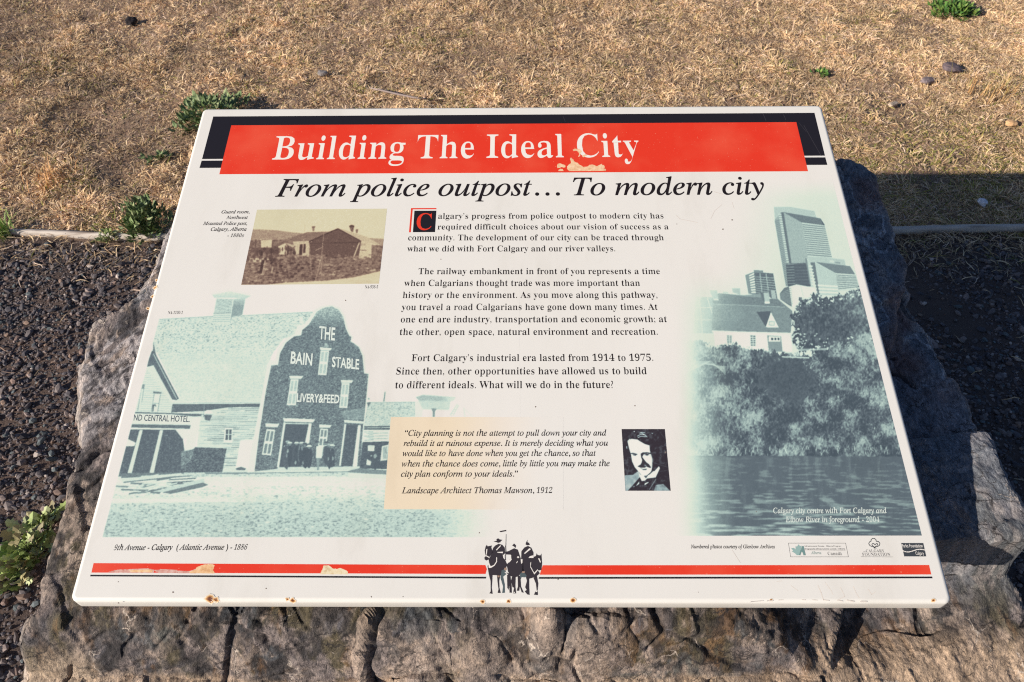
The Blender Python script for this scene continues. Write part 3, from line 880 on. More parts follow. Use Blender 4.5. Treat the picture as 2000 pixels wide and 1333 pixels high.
S.poly([(250, 780), (620, 782), (655, 850), (668, 945), (640, 1110), (155, 1122), (205, 910), (285, 905), (290, 880), (235, 855)], 0.24, tex=grain(0.45, 0.8, 0.16, 13))
S.poly([(600, 782), (700, 784), (690, 850), (650, 850), (612, 800)], 0.93)
S.poly([(735, 690), (795, 686), (745, 925), (680, 955), (665, 945), (690, 835)], 0.93)
S.poly([(640, 950), (745, 930), (720, 1010), (640, 1090)], 0.4, tex=grain(0.5, 0.6, 0.3, 15))
for (xa, xb) in ((338, 248), (494, 416)):
    S.poly([(xa - 14, 785), (xa + 10, 785), (xb + 16, 1115), (xb - 16, 1115)], 0.86)
S.poly([(232, 858), (294, 884), (284, 908), (214, 910)], 0.93)
S.poly([(155, 1118), (660, 1108), (664, 1120), (150, 1142)], 0.34)
# lumber pile
r_ = random.Random(5)
for k in range(46):
    xa, ya = r_.uniform(130, 560), r_.uniform(1140, 1270)
    ln, sl = r_.uniform(60, 230), r_.choice([-0.06, -0.1, -0.22, 0.03])
    S.poly([(xa, ya), (xa + ln, ya + ln * sl), (xa + ln - 10, ya + ln * sl + r_.uniform(8, 16)), (xa - 6, ya + r_.uniform(8, 18))], r_.choice([0.3, 0.3, 0.4, 0.86, 0.9]), 0.9)
S.poly([(430, 1255), (800, 1160), (825, 1160), (800, 1185), (520, 1265)], 0.75); S.poly([(500, 1262), (810, 1186), (850, 1205), (800, 1225), (560, 1275)], 0.35)
S.poly([(160, 1160), (640, 1115), (660, 1128), (420, 1160), (200, 1186)], 0.82); S.line([(200, 1186), (640, 1140)], 9, 0.35)
S.poly([(120, 1306), (830, 1290), (1215, 1300), (1215, 1333), (110, 1333)], 0.96, 0.5)
# the stable front
S.org(*B_)
S.poly([(10, 1315), (60, 1040), (118, 740), (158, 510), (178, 470), (220, 478), (240, 385), (298, 312), (362, 280), (384, 214), (440, 200), (515, 95), (565, 70), (640, 60), (700, 80), (742, 150), (760, 230), (785, 285), (800, 300), (790, 330), (850, 370), (885, 440), (896, 565), (920, 568), (900, 790), (880, 1000), (858, 1300)], 0.93)
S.poly([(398, 150), (420, 150), (428, 200), (400, 200)], 0.9)
FACE = [(65, 1300), (100, 1020), (150, 700), (190, 510), (240, 508), (255, 420), (300, 340), (360, 295), (412, 287), (420, 248), (470, 205), (530, 110), (580, 82), (640, 72), (690, 95), (725, 150), (745, 240), (770, 290), (785, 297), (780, 335), (800, 345), (840, 375), (868, 440), (880, 570), (912, 575), (895, 760), (878, 930), (850, 1290)]
S.poly(FACE, 0.29, tex=lambda X, Y: 0.40 * (fbm(X * 0.55, Y * 1.3, 17, 3) - 0.5) + 0.34 * np.clip((fbm(X * 0.5, Y * 1.5, 18, 2) - 0.6) * 5, 0, 1) + 0.25 * sstep(650, 600, Y))
S.poly([(705, 850), (885, 825), (878, 915), (730, 910)], 0.5, 0.8, tex=grain(0.3, 0.5, 0.2, 23))
def pane(Q, n=2):
    S.poly(Q, 0.93)
    for a in ((0.12, 0.44), (0.56, 0.88)):
        for b in ((0.06, 0.46), (0.56, 0.94)):
            c_ = [S.lerp(S.lerp(Q[0], Q[1], a[i]), S.lerp(Q[3], Q[2], a[i]), b[j]) for i, j in ((0, 0), (1, 0), (1, 1), (0, 1))]
            S.poly(c_, 0.66 if n == 1 else 0.42)
for Q, hood, n in (([(558, 398), (620, 398), (600, 585), (537, 580)], [(550, 376), (640, 382), (630, 400), (556, 400)], 1),
                   ([(335, 612), (392, 614), (372, 808), (305, 806)], [(322, 588), (430, 590), (410, 612), (330, 612)], 1),
                   ([(715, 642), (772, 642), (755, 828), (695, 826)], [(705, 618), (800, 622), (788, 642), (712, 642)], 1),
                   ([(155, 985), (218, 990), (188, 1180), (120, 1175)], [(145, 942), (250, 945), (235, 972), (150, 970)], 2),
                   ([(555, 980), (612, 985), (600, 1115), (538, 1112)], [(545, 950), (640, 955), (625, 975), (548, 975)], 2)):
    pane(Q, n); S.poly(hood, 0.9); S.line([hood[3], hood[2]], 5, 0.5)
S.poly([(578, 372), (590, 345), (605, 345), (620, 374)], 0.6)
S.poly([(278, 903), (515, 912), (500, 935), (285, 928)], 0.92)
S.poly([(290, 945), (470, 950), (440, 1120), (400, 1265), (245, 1265)], 0.20, tex=grain(0.4, 0.4, 0.08, 25))
S.poly([(283, 928), (296, 940), (248, 1268), (232, 1268)], 0.9); S.poly([(470, 940), (490, 942), (468, 1120), (434, 1122)], 0.92); S.line([(290, 942), (480, 946)], 7, 0.85)
S.poly([(728, 915), (880, 928), (874, 945), (735, 936)], 0.85)
S.poly([(745, 950), (838, 955), (800, 1262), (712, 1258)], 0.24, tex=grain(0.4, 0.4, 0.1, 27))
S.poly([(735, 942), (747, 952), (706, 1258), (694, 1258)], 0.9); S.poly([(835, 955), (856, 957), (828, 1264), (795, 1262)], 0.92); S.line([(878, 945), (852, 1290)], 8, 0.9)
S.poly([(240, 1268), (860, 1262), (860, 1290), (60, 1300), (235, 1280)], 0.8)
S.line([(0, 1312), (860, 1300), (990, 1290)], 9, 0.5)
r_ = random.Random(11)
for k in range(16):
    x0, y0 = r_.uniform(285, 680), r_.uniform(1095, 1130)
    S.blob(x0, y0 + 75, r_.uniform(18, 32), 80, r_.uniform(0.12, 0.3), 1, seed=k)
    S.blob(x0, y0 - 8, 12, 12, 0.4, 1, seed=k + 40); S.poly([(x0 - 20, y0 - 14), (x0 + 22, y0 - 14), (x0 + 12, y0 - 26), (x0 - 10, y0 - 26)], r_.choice([0.2, 0.6, 0.85]))
    S.blob(x0 + r_.uniform(-15, 15), y0 + r_.uniform(20, 130), 7, 16, r_.uniform(0.4, 0.65), 0.9, seed=k + 80)
S.poly([(525, 1112), (578, 1112), (565, 1200), (522, 1200)], 0.9); S.poly([(525, 1200), (550, 1200), (545, 1290), (530, 1290)], 0.5)
# the street to the right of the stable
S.org(*D_)
S.poly([(255, 305), (880, 300), (868, 495), (560, 505), (548, 610), (208, 612)], 0.82, tex=speck(0.5, 1.0, 0.28, 0.52, 31))
S.line([(255, 312), (880, 306)], 8, 0.62); S.line([(245, 402), (800, 388)], 7, 0.6)
S.poly([(208, 618), (548, 612), (544, 668), (202, 668)], 0.28); S.line([(206, 642), (545, 636)], 6, 0.85)
S.poly([(202, 670), (542, 670), (532, 820), (186, 822)], 0.92)
for k in range(7):
    S.line([(205 + (k % 3) * 30, 695 + k * 18), (330 + (k % 2) * 190, 690 + k * 18)], 9, 0.45, 0.8)
S.poly([(186, 825), (530, 815), (505, 1180), (150, 1170)], 0.22, tex=grain(0.3, 0.4, 0.14, 35))
S.poly([(258, 868), (345, 868), (338, 945), (258, 940)], 0.92); S.bars([(270, 880), (330, 880), (328, 930), (270, 930)], 4, 0.7)
S.poly([(440, 880), (524, 860), (505, 1060), (420, 1070)], 0.9); S.bars([(452, 890), (452, 1050), (505, 1040), (512, 880)], 4, 0.35, 0.55)
S.poly([(245, 1050), (300, 1080), (290, 1130), (235, 1120)], 0.9)
for (x, y, a, b) in ((300, 1010, 60, 45), (360, 1010, 55, 60), (240, 1000, 55, 40), (345, 1110, 35, 80), (400, 1130, 60, 40), (350, 1215, 50, 20)):
    S.blob(x, y, a, b, 0.2, seed=int(x))
S.blob(350, 1010, 22, 30, 0.55, seed=2); S.blob(300, 1005, 12, 10, 0.6, seed=3)
S.poly([(150, 1165), (300, 1180), (500, 1190), (495, 1245), (300, 1240), (0, 1220), (0, 1200)], 0.42); S.poly([(0, 1225), (495, 1250), (490, 1300), (0, 1290)], 0.88)
S.poly([(455, 300), (475, 168), (488, 170), (474, 300)], 0.42)
S.blob(268, 262, 12, 16, 0.55, seed=5); S.poly([(240, 310), (300, 305), (262, 372)], 0.35)
S.poly([(880, 240), (960, 215), (1400, 245), (1375, 285), (1320, 300), (920, 285)], 0.62, tex=lambda X, Y: 0.22 * sstep(860, 890, X))
S.line([(960, 212), (1400, 246)], 8, 0.72)
S.poly([(915, 285), (1330, 295), (1312, 410), (965, 400)], 0.82); S.bars([(915, 290), (1330, 298), (1315, 405), (965, 398)], 6, 0.66, 0.35)
S.poly([(870, 300), (915, 290), (975, 405), (960, 500), (870, 495)], 0.93)
S.poly([(1080, 388), (1155, 392), (1128, 430), (1128, 500), (1098, 500), (1100, 430)], 0.45)
S.line([(1420, 330), (1330, 470)], 8, 0.66); S.line([(1440, 345), (1365, 480)], 8, 0.66)
for k in range(6):
    S.line([(1410 - k * 16, 350 + k * 24), (1432 - k * 16, 358 + k * 24)], 7, 0.66)
S.line([(1505, 380), (1520, 500)], 12, 0.78); S.line([(1520, 400), (1620, 495)], 8, 0.84)
# the print fades out to the right and above the ridge
S.a = S.a + (1 - S.a) * sstep(850, 1000, S.X + 0.10 * (S.Y - 800))
S.a = S.a + (1 - S.a) * 0.75 * sstep(588, 562, S.Y)
S.soften(1, 0.055, 1)
inside = poly_dist(S.X, S.Y, [(310.7, 550), (1012, 550), (1012, 1049.5), (200.3, 1049.5), (310.7, 624)]) > 0
S.a = np.where(inside, S.a, 1.0)
S.sheet('stable_photograph', [(321, 553), (1014, 553), (1018, 1053), (196, 1053)], 720, 480, MINT, 1)

# ---- the city across the river
K = Picture(1296, 340, 1812, 1052, 0.87)
E_, F_ = (1320, 380, 3.92), (1300, 380, 1.96)
K.a += -0.03 * sstep(1450, 1700, K.X)
K.org(*E_)
K.poly([(170, 612), (278, 612), (290, 770), (175, 770)], 0.76); K.bars([(250, 612), (278, 612), (288, 740), (258, 740)], 6, 0.92)
# tall tower
K.poly([(750, 95), (880, 97), (1060, 128), (1080, 185), (810, 145), (800, 210), (758, 205)], 0.66)
K.poly([(755, 200), (805, 138), (884, 532), (868, 705), (842, 705)], 0.55)
K.bars([(760, 205), (800, 190), (866, 690), (842, 705)], 36, 0.42, 0.5)
K.bars([(784, 150), (812, 150), (880, 530), (850, 530)], 22, 0.80, 0.45)
K.poly([(806, 138), (828, 138), (886, 530), (868, 530)], 0.30)
K.poly([(826, 138), (965, 215), (1012, 478), (1000, 525), (886, 530)], 0.58, tex=lambda X, Y: 0.04 * np.sin(Y * 2.2))
K.poly([(822, 136), (1108, 184), (1142, 238), (965, 216)], 0.32)
K.poly([(965, 218), (1140, 238), (1198, 490), (1010, 478)], 0.74); K.bars([(968, 228), (1141, 246), (1196, 488), (1010, 474)], 15, 0.42, 0.5)
K.poly([(1108, 184), (1142, 238), (1130, 238)], 0.14)
K.poly([(842, 532), (1000, 525), (1034, 705), (858, 705)], 0.20); K.bars([(845, 535), (905, 532), (915, 700), (860, 700)], 8, 0.45, 0.3); K.bars([(905, 532), (998, 528), (1030, 700), (915, 700)], 7, 0.30, 0.3)
K.poly([(990, 490), (1004, 490), (1036, 690), (1024, 690)], 0.4)
# second tower
K.poly([(1000, 478), (1120, 478), (1290, 500), (1302, 548), (1066, 518), (1030, 524)], 0.66)
K.poly([(1180, 505), (1212, 508), (1208, 524), (1176, 520)], 0.8); K.poly([(1222, 516), (1258, 520), (1258, 532), (1222, 528)], 0.5)
K.poly([(1002, 490), (1032, 522), (1064, 765), (1034, 700)], 0.7); K.bars([(1018, 545), (1050, 540), (1085, 755), (1050, 755)], 9, 0.86, 0.45)
K.poly([(1030, 522), (1064, 520), (1102, 768), (1084, 768)], 0.32); K.bars([(1030, 545), (1046, 545), (1086, 765), (1062, 765)], 9, 0.86, 0.45)
K.poly([(1064, 520), (1225, 606), (1252, 775), (1102, 770)], 0.68); K.bars([(1085, 690), (1240, 700), (1250, 772), (1100, 768)], 3, 0.9, 0.5)
K.poly([(1068, 518), (1334, 550), (1374, 614), (1225, 604)], 0.36)
K.poly([(1225, 606), (1376, 616), (1406, 715), (1245, 745)], 0.76); K.bars([(1226, 614), (1377, 624), (1404, 715), (1244, 735)], 8, 0.42, 0.5)
# middle block and the round white one
K.poly([(530, 618), (602, 592), (616, 768), (556, 762)], 0.45); K.bars([(560, 620), (602, 600), (616, 766), (580, 764)], 8, 0.92, 0.5)
K.poly([(598, 592), (746, 606), (778, 800), (614, 768)], 0.28)
K.bars([(606, 630), (750, 638), (775, 795), (616, 766)], 8, 0.62, 0.25)
for a in (0.3, 0.62):
    K.line([K.lerp((600, 600), (746, 610), a), K.lerp((614, 768), (776, 800), a)], 7, 0.62)
K.poly([(596, 580), (668, 582), (670, 602), (598, 598)], 0.42)
K.poly([(862, 708), (925, 690), (1060, 715), (1092, 775), (960, 800), (900, 870), (872, 810)], 0.93)
K.bars([(866, 720), (884, 716), (896, 850), (872, 850)], 9, 0.55, 0.4); K.line([(955, 700), (975, 780)], 4, 0.7)
K.poly([(795, 760), (830, 716), (866, 706), (888, 860), (866, 850), (800, 805)], 0.32); K.bars([(796, 760), (864, 730), (884, 850), (800, 805)], 9, 0.55, 0.3)
# the long house
K.poly([(150, 782), (290, 790), (282, 1065), (130, 1062)], 0.52, tex=grain(.08, .2, .06, 3))
for P in ([(172, 700), (205, 1080)], [(240, 790), (290, 950)], [(140, 865), (280, 868)], [(140, 960), (285, 962)], [(150, 790), (135, 1060)]):
    K.line(P, 6, 0.86)
K.poly([(282, 780), (330, 757), (520, 772), (650, 765), (700, 800), (780, 800), (892, 892), (880, 1060), (275, 1045)], 0.42, tex=grain(0.35, 0.5, 0.07, 5))
K.poly([(282, 775), (330, 757), (520, 772), (650, 765), (700, 800), (780, 800), (830, 862), (560, 848), (285, 838)], 0.36, tex=grain(0.3, 0.5, 0.06, 6))
K.line([(285, 840), (560, 850), (835, 864)], 5, 0.6)
K.poly([(330, 757), (520, 772), (650, 762), (650, 790), (530, 782)], 0.5)
K.poly([(276, 1042), (885, 1066), (885, 1080), (276, 1054)], 0.94)
K.poly([(290, 1055), (880, 1078), (892, 1205), (720, 1210), (300, 1165)], 0.97)
K.poly([(698, 1080), (806, 1086), (818, 1205), (712, 1205)], 0.46)
K.poly([(712, 1088), (800, 1090), (800, 1128), (710, 1126)], 0.95)
for x in (730, 755, 778):
    K.poly([(x, 1098), (x + 16, 1099), (x + 16, 1117), (x, 1116)], 0.15)
for (x0, x1, yb) in ((386, 432, 1145), (566, 614, 1165)):
    K.poly([(x0, 1074), (x1, 1078), (x1, yb), (x0 + 6, yb)], 0.88); K.bars([(x0 + 5, 1080), (x1 - 5, 1082), (x1 - 5, yb), (x0 + 8, yb)], 5, 0.35, 0.7); K.line([((x0 + x1) / 2, 1078), ((x0 + x1) / 2 + 2, yb)], 4, 0.9)
K.poly([(618, 900), (728, 895), (690, 1018)], 0.2); K.poly([(728, 903), (788, 1020), (688, 1018)], 0.95)
K.poly([(712, 970), (756, 972), (757, 1006), (710, 1004)], 0.62); K.poly([(719, 977), (750, 979), (750, 999), (717, 998)], 0.88)
for Q, t in (([(258, 735), (316, 735), (328, 812), (290, 812)], 0.6), ([(668, 752), (710, 755), (720, 834), (680, 834)], 0.66), ([(646, 752), (670, 752), (682, 830), (665, 800)], 0.3), ([(725, 732), (758, 735), (770, 802), (735, 800)], 0.62), ([(706, 735), (726, 732), (736, 800), (722, 790)], 0.3), ([(430, 720), (492, 720), (494, 770), (436, 752)], 0.62), ([(360, 745), (400, 748), (402, 762), (360, 758)], 0.7)):
    K.poly(Q, t)
K.poly([(320, 800), (330, 812), (290, 812), (290, 800)], 0.85); K.poly([(680, 822), (720, 822), (720, 836), (680, 836)], 0.92)
# trees and river bank
K.org(*F_)
tree = [(478, 470), (500, 420), (520, 400), (570, 388), (600, 402), (640, 390), (700, 385), (745, 345), (780, 380), (800, 450), (820, 560), (700, 575), (650, 600), (560, 602), (500, 590), (480, 540), (490, 510)]
rr = np.random.default_rng(3)
X2, Y2 = (K.X - 1300) * 1.96, (K.Y - 380) * 1.96
bank = [(50, 560), (120, 555), (190, 585), (260, 575), (330, 600), (390, 590), (430, 612), (480, 605), (560, 620), (600, 590), (660, 560), (700, 575), (780, 515), (800, 560), (925, 1015), (50, 1015)]
hollow = [(400, 610), (550, 630), (590, 735), (500, 800), (420, 785), (345, 735)]
rag = 16 * (fbm(X2 * 0.06, Y2 * 0.06, 61, 3) - 0.5) * 2 + 9 * (fbm(X2 * 0.25, Y2 * 0.25, 62, 2) - 0.5) * 2
dt = poly_dist(X2, Y2, tree) + rag
db = poly_dist(X2, Y2, bank) + rag
dh = poly_dist(X2, Y2, hollow) + 2.2 * rag
leaf = fbm(X2 * 0.16, Y2 * 0.11, 63, 3, 0.7); leaf2 = fbm((X2 + Y2) * 0.10, (X2 - Y2) * 0.22, 64, 3, 0.7)
clump = fbm(X2 * 0.020, Y2 * 0.020, 65, 4)
big = fbm(X2 * 0.008 + 3, Y2 * 0.008, 66, 2)
tb = 0.19 + 1.15 * (clump - 0.5) + 0.85 * (leaf - 0.5) + 0.40 * (leaf2 - 0.5) + 0.10 * sstep(560, 700, X2) + 0.06 * sstep(760, 960, Y2) + 0.3 * (big - 0.5)
tt_ = 0.15 + 0.35 * (clump - 0.5) + 0.65 * (leaf - 0.5) + 0.16 * sstep(600, 760, X2)
K.a = np.where(dt > 0, np.clip(tt_, 0.03, 0.6), K.a)
holes = (dt > 0) & (dt < 26) & (fbm(X2 * 0.12, Y2 * 0.12, 67, 2) > 0.66)
K.a = np.where(holes, 0.8, K.a)
K.a = np.where(db > 0, np.clip(tb, 0.03, 0.60), K.a)
K.a = np.where((db > 0) & (dh > 0), np.clip(0.11 + 0.25 * (leaf - 0.5), 0.02, 0.4) + 0.10 * sstep(30, 0, dh), K.a)
for k in range(2600):
    x, y = rr.uniform(70, 920), rr.uniform(560, 1000)
    jx, jy = int((x / 1.96 + 1300 - K.x0) * K.ss), int((y / 1.96 + 380 - K.y0) * K.ss)
    if not (0 <= jx < K.w and 0 <= jy < K.h) or db[jy, jx] < 2 or dh[jy, jx] > -4: continue
    a = rr.normal(-1.1 if x > 450 else -1.5, 0.5); ln = rr.uniform(5, 16)
    t = float(np.clip(rr.normal(0.36 + 0.9 * (clump[jy, jx] - 0.46), 0.14), 0.08, 0.75))
    K.line([(x, y), (x + math.cos(a) * ln, y + math.sin(a) * ln)], rr.uniform(1.6, 3.4), t, 0.75)
for k in range(30):
    x, y = rr.uniform(480, 640), rr.uniform(530, 600)
    K.blob(x, y, 4, 3, 0.8, 0.8, seed=k)
K.line([(445, 622), (550, 626)], 5, 0.75); K.line([(510, 596), (620, 592)], 8, 0.85, 0.6)
for k in range(7):
    K.line([(60 + k * 8, 690 - k * 8), (150 + k * 4, 650 - k * 2), (230, 660 + k * 5)], 2, 0.75, 0.7)
K.poly([(30, 1000), (930, 1005), (990, 1310), (30, 1310)], 0.16)
dep = np.clip((Y2 - 1005) / 300, 0, 1)
rip = fbm(X2 * (0.026 - 0.012 * dep), Y2 * 0.15, 47, 4)
wtr = 0.18 + 0.06 * fbm(X2 * 0.03, Y2 * 0.01, 48, 3) + np.clip((rip - 0.56 + 0.09 * dep) * 5, 0, 1) * (0.06 + 0.36 * dep)
refl = 0.10 * np.clip((fbm(X2 * 0.05, Y2 * 0.012, 49, 3) - 0.5) * 4, 0, 1) * (1 - dep)
edgew = 1004 + 14 * (fbm(X2 * 0.04, X2 * 0, 50, 3) - 0.5)
K.a = np.where(Y2 > edgew, wtr + refl, K.a)
for k in range(90):
    x = rr.uniform(150, 900); y = 1002 - rr.uniform(0, 26)
    K.line([(x, y), (x + rr.normal(0, 5), y - rr.uniform(6, 22))], 2.5, rr.uniform(0.5, 0.85), 0.8)
# the left side and the top dissolve into the panel
left = sstep(1452, 1318, K.X - 18 * sstep(700, 560, K.Y) + 26 * (fbm(K.X * 0.02, K.Y * 0.02, 52, 3) - 0.5))
K.a = K.a + (0.86 - K.a) * left * (K.a < 0.86)
K.a = K.a + (1 - K.a) * sstep(1376, 1312, K.X)
K.a = K.a + (1 - K.a) * sstep(470, 330, K.Y + 0.32 * (1640 - K.X)) * 0 + (1 - K.a) * np.clip(sstep(1560, 1400, K.X + 0.25 * (K.Y - 480)) * sstep(620, 520, K.Y), 0, 1) * (K.a > 0.8)
K.a = K.a + (1 - K.a) * sstep(395, 348, K.Y + 12 * (fbm(K.X * .02, K.Y * .02, 53, 2) - .5)) * (K.a > 0.8)
K.soften(1, 0.03, 2)
K.sheet('city_photograph', [(1306, 345), (1623.5, 342), (1800.5, 1046.5), (1300, 1047)], 560, 640, MINT, 1)

# ---- guard room, sepia
SEPIA = [(0.0, lin((52, 38, 38))), (0.3, lin((112, 89, 79))), (0.55, lin((160, 136, 116))), (0.8, lin((206, 192, 156))), (0.92, lin((214, 207, 172))), (1.0, lin((236, 230, 214)))]
G = Picture(468, 400, 762, 562, 0.91)
G.org(380, 390, 5)
G.poly([(440, 295), (600, 292), (800, 300), (900, 315), (1060, 332), (900, 400), (440, 420)], 0.58, tex=grain(.2, .3, .06, 1))
G.poly([(1670, 375), (1860, 385), (1860, 460), (1690, 420)], 0.6)
G.poly([(440, 400), (880, 395), (1860, 450), (1860, 850), (440, 850)], 0.40, tex=grain(.25, .4, .22, 2))
G.poly([(648, 400), (757, 394), (752, 470), (650, 474)], 0.82, tex=grain(.2, .2, .08, 3)); G.poly([(560, 470), (770, 470), (750, 520), (545, 520)], 0.3)
G.poly([(520, 575), (740, 570), (735, 610), (510, 615)], 0.78)
G.poly([(845, 402), (1100, 320), (1310, 314), (1395, 288), (1130, 410)], 0.42, tex=grain(.4, .5, .06, 4))
G.poly([(960, 410), (1130, 405), (1128, 545), (1000, 560)], 0.76)
G.poly([(1028, 440), (1056, 436), (1050, 545), (1020, 545)], 0.12); G.poly([(1062, 436), (1086, 434), (1082, 520), (1060, 525)], 0.16)
G.poly([(772, 458), (872, 408), (988, 458), (975, 470), (905, 440), (880, 425), (790, 470)], 0.35); G.poly([(880, 420), (985, 450), (960, 470), (912, 445)], 0.72)
G.poly([(796, 470), (884, 428), (905, 455), (900, 540), (785, 535)], 0.84); G.poly([(772, 458), (792, 458), (782, 560), (766, 560)], 0.25); G.poly([(905, 450), (926, 455), (916, 545), (898, 540)], 0.2); G.poly([(940, 470), (955, 470), (945, 545), (932, 545)], 0.3)
G.poly([(1118, 408), (1400, 284), (1628, 404), (1602, 575), (1122, 575)], 0.27, tex=lambda X, Y: 0.06 * np.sin(Y * 2.6) + 0.14 * (fbm(X * .5, Y * .9, 6, 2) - .5))
G.line([(1118, 412), (1400, 286), (1630, 408)], 10, 0.12); G.line([(1130, 430), (1610, 420)], 8, 0.15)
G.poly([(1405, 283), (1475, 300), (1690, 368), (1830, 452), (1632, 406)], 0.74)
G.poly([(1628, 408), (1730, 425), (1725, 575), (1600, 578)], 0.80); G.poly([(1735, 440), (1830, 455), (1825, 570), (1728, 575)], 0.42, tex=grain(.4, .4, .25, 8))
for x in (1630, 1645, 1662):
    G.line([(x, 430), (x, 450)], 5, 0.4)
G.line([(1610, 420), (1548, 578)], 12, 0.76); G.line([(1605, 495), (1680, 497)], 6, 0.35)
G.poly([(1148, 270), (1175, 268), (1170, 310), (1150, 310)], 0.5); G.poly([(1144, 264), (1180, 262), (1178, 276), (1146, 276)], 0.3)
G.poly([(1512, 262), (1560, 258), (1548, 322), (1525, 310)], 0.34); G.poly([(1508, 258), (1535, 246), (1562, 258), (1558, 272), (1512, 272)], 0.2); G.poly([(1572, 292), (1600, 290), (1592, 330), (1575, 326)], 0.4)
r_ = random.Random(4)
for k in range(900):
    x, y = r_.uniform(470, 1830), r_.uniform(540, 815)
    if y > 815 - max(0, x - 800) * 0.10 or (y < 590 and x < 720): continue
    c_ = 0.28 if 720 < x < 1200 and 600 < y < 760 else 0.42
    G.blob(x, y, r_.uniform(8, 26), r_.uniform(5, 12), min(0.8, max(0.03, r_.gauss(c_, 0.17))), 0.75, 6, k)
for k in range(60):
    G.blob(r_.uniform(520, 1000), r_.uniform(470, 600), r_.uniform(6, 22), r_.uniform(8, 30), r_.uniform(0.1, 0.3), 0.8, 6, k)
G.poly([(655, 592), (692, 590), (662, 722), (632, 716)], 0.12); G.line([(690, 592), (662, 722)], 8, 0.72); G.line([(764, 655), (752, 720)], 10, 0.7)
G.line([(600, 390), (585, 570)], 14, 0.3); G.line([(1068, 385), (1050, 560)], 8, 0.68); G.line([(1080, 250), (1070, 320)], 4, 0.72)
G.poly([(680, 835), (900, 812), (1300, 792), (1560, 760), (1860, 690), (1860, 850), (440, 850), (455, 832)], 0.86, tex=grain(.06, .2, .05, 9))
for P in ([(1300, 100), (1262, 330), (1240, 560), (1180, 790)], [(1120, 430), (1140, 720)], [(1250, 560), (1230, 720)], [(1260, 460), (1180, 500)]):
    G.line(P, 3.5, 0.95, 0.7)
for k in range(16):
    G.blob(r_.uniform(560, 1830), r_.uniform(180, 800), 5, 4, 0.97, 1, 6, k)
G.soften(2, 0.05, 3)
G.sheet('guard_room_photograph', [(502, 410), (756, 408), (740, 554.5), (471, 557)], 330, 200, SEPIA, 2)

# ---- portrait of a man with a moustache
BW = [(0.0, lin((52, 44, 50))), (0.35, lin((92, 96, 102))), (0.6, lin((150, 172, 172))), (0.85, lin((222, 226, 212))), (1.0, lin((238, 232, 222)))]
M = Picture(1210, 834, 1314, 964, 0.0, 4)
M.org(1205, 830, 9.52)
M.a += 0.22 * np.clip((fbm(M.X * 0.2, M.Y * 0.2, 4, 4) - 0.55) * 4, 0, 1)
M.poly([(140, 940), (300, 930), (400, 860), (440, 960), (200, 1230), (155, 1240)], 0.62, tex=grain(.12, .12, .12, 3))
M.poly([(720, 1120), (860, 1100), (1000, 1240), (680, 1240)], 0.55, tex=grain(.2, .2, .2, 4))
FACE_ = [(200, 330), (215, 290), (270, 262), (380, 275), (430, 310), (520, 360), (605, 385), (612, 480), (630, 540), (660, 640), (655, 790), (640, 860), (600, 915), (540, 950), (450, 930), (400, 870), (330, 790), (280, 680), (262, 560), (225, 440)]
M.poly(FACE_, 0.95)
M.poly([(195, 300), (240, 258), (255, 275), (220, 330), (200, 335)], 0.85); M.poly([(172, 400), (188, 400), (190, 445), (176, 445)], 0.8)
M.poly([(560, 520), (640, 520), (668, 620), (655, 790), (625, 800), (640, 640), (600, 570)], 0.5, 0.25)
M.poly([(245, 528), (300, 520), (385, 545), (372, 565), (340, 545), (270, 545)], 0.25); M.poly([(285, 548), (330, 540), (365, 560), (350, 580), (300, 574)], 0.45); M.poly([(325, 545), (352, 548), (348, 572), (326, 568)], 0.08)
M.poly([(440, 540), (480, 515), (560, 512), (635, 525), (640, 548), (560, 535), (500, 548), (470, 600), (500, 640), (470, 660), (450, 610)], 0.06)
M.poly([(500, 560), (545, 540), (600, 555), (560, 580)], 0.4); M.poly([(535, 540), (590, 545), (585, 572), (545, 565)], 0.1)
M.poly([(470, 650), (500, 640), (530, 680), (600, 740), (640, 790), (620, 805), (545, 780), (520, 800), (440, 800), (380, 775), (440, 740), (460, 700)], 0.06)
M.poly([(500, 740), (540, 745), (560, 780), (520, 775)], 0.5); M.line([(540, 690), (600, 735), (635, 790)], 8, 0.85)
M.line([(440, 812), (500, 832), (560, 822)], 14, 0.55); M.poly([(470, 825), (560, 815), (545, 845), (480, 845)], 0.35)
M.poly([(400, 880), (440, 930), (560, 950), (600, 920), (640, 870), (700, 860), (780, 770), (800, 810), (720, 980), (560, 1000), (520, 1040), (460, 1050), (420, 960)], 0.92)
M.poly([(560, 940), (640, 870), (660, 840), (690, 850), (600, 930)], 0.1); M.poly([(500, 950), (580, 940), (540, 1000), (520, 980)], 0.3)
M.poly([(350, 1140), (415, 1050), (415, 1100), (370, 1130)], 0.85); M.poly([(515, 1090), (585, 1062), (590, 1075), (510, 1130)], 0.88); M.line([(725, 1010), (600, 1210)], 12, 0.6); M.line([(325, 1140), (308, 1160)], 12, 0.8)
for P in ([(375, 215), (440, 180), (520, 190), (565, 232)], [(420, 160), (460, 140), (525, 152)], [(385, 240), (450, 215), (540, 225)], [(440, 150), (480, 165), (530, 200)]):
    M.line(P, 13, 0.85)
for P in ([(600, 170), (670, 215)], [(650, 160), (690, 155)], [(820, 170), (880, 240)], [(560, 190), (600, 220)], [(660, 690), (780, 740), (940, 790)], [(790, 870), (930, 850)], [(230, 760), (190, 930)]):
    M.line(P, 6, 0.42, 0.7)
M.blob(320, 128, 12, 12, 0.95); M.blob(655, 165, 10, 10, 0.9); M.blob(885, 500, 14, 40, 0.35, 0.6)
M.soften(3, 0.05, 4)
M.sheet('portrait_photograph', [(1214, 838.5), (1298.5, 838.5), (1310, 959), (1221.5, 959)], 150, 190, BW, 2)

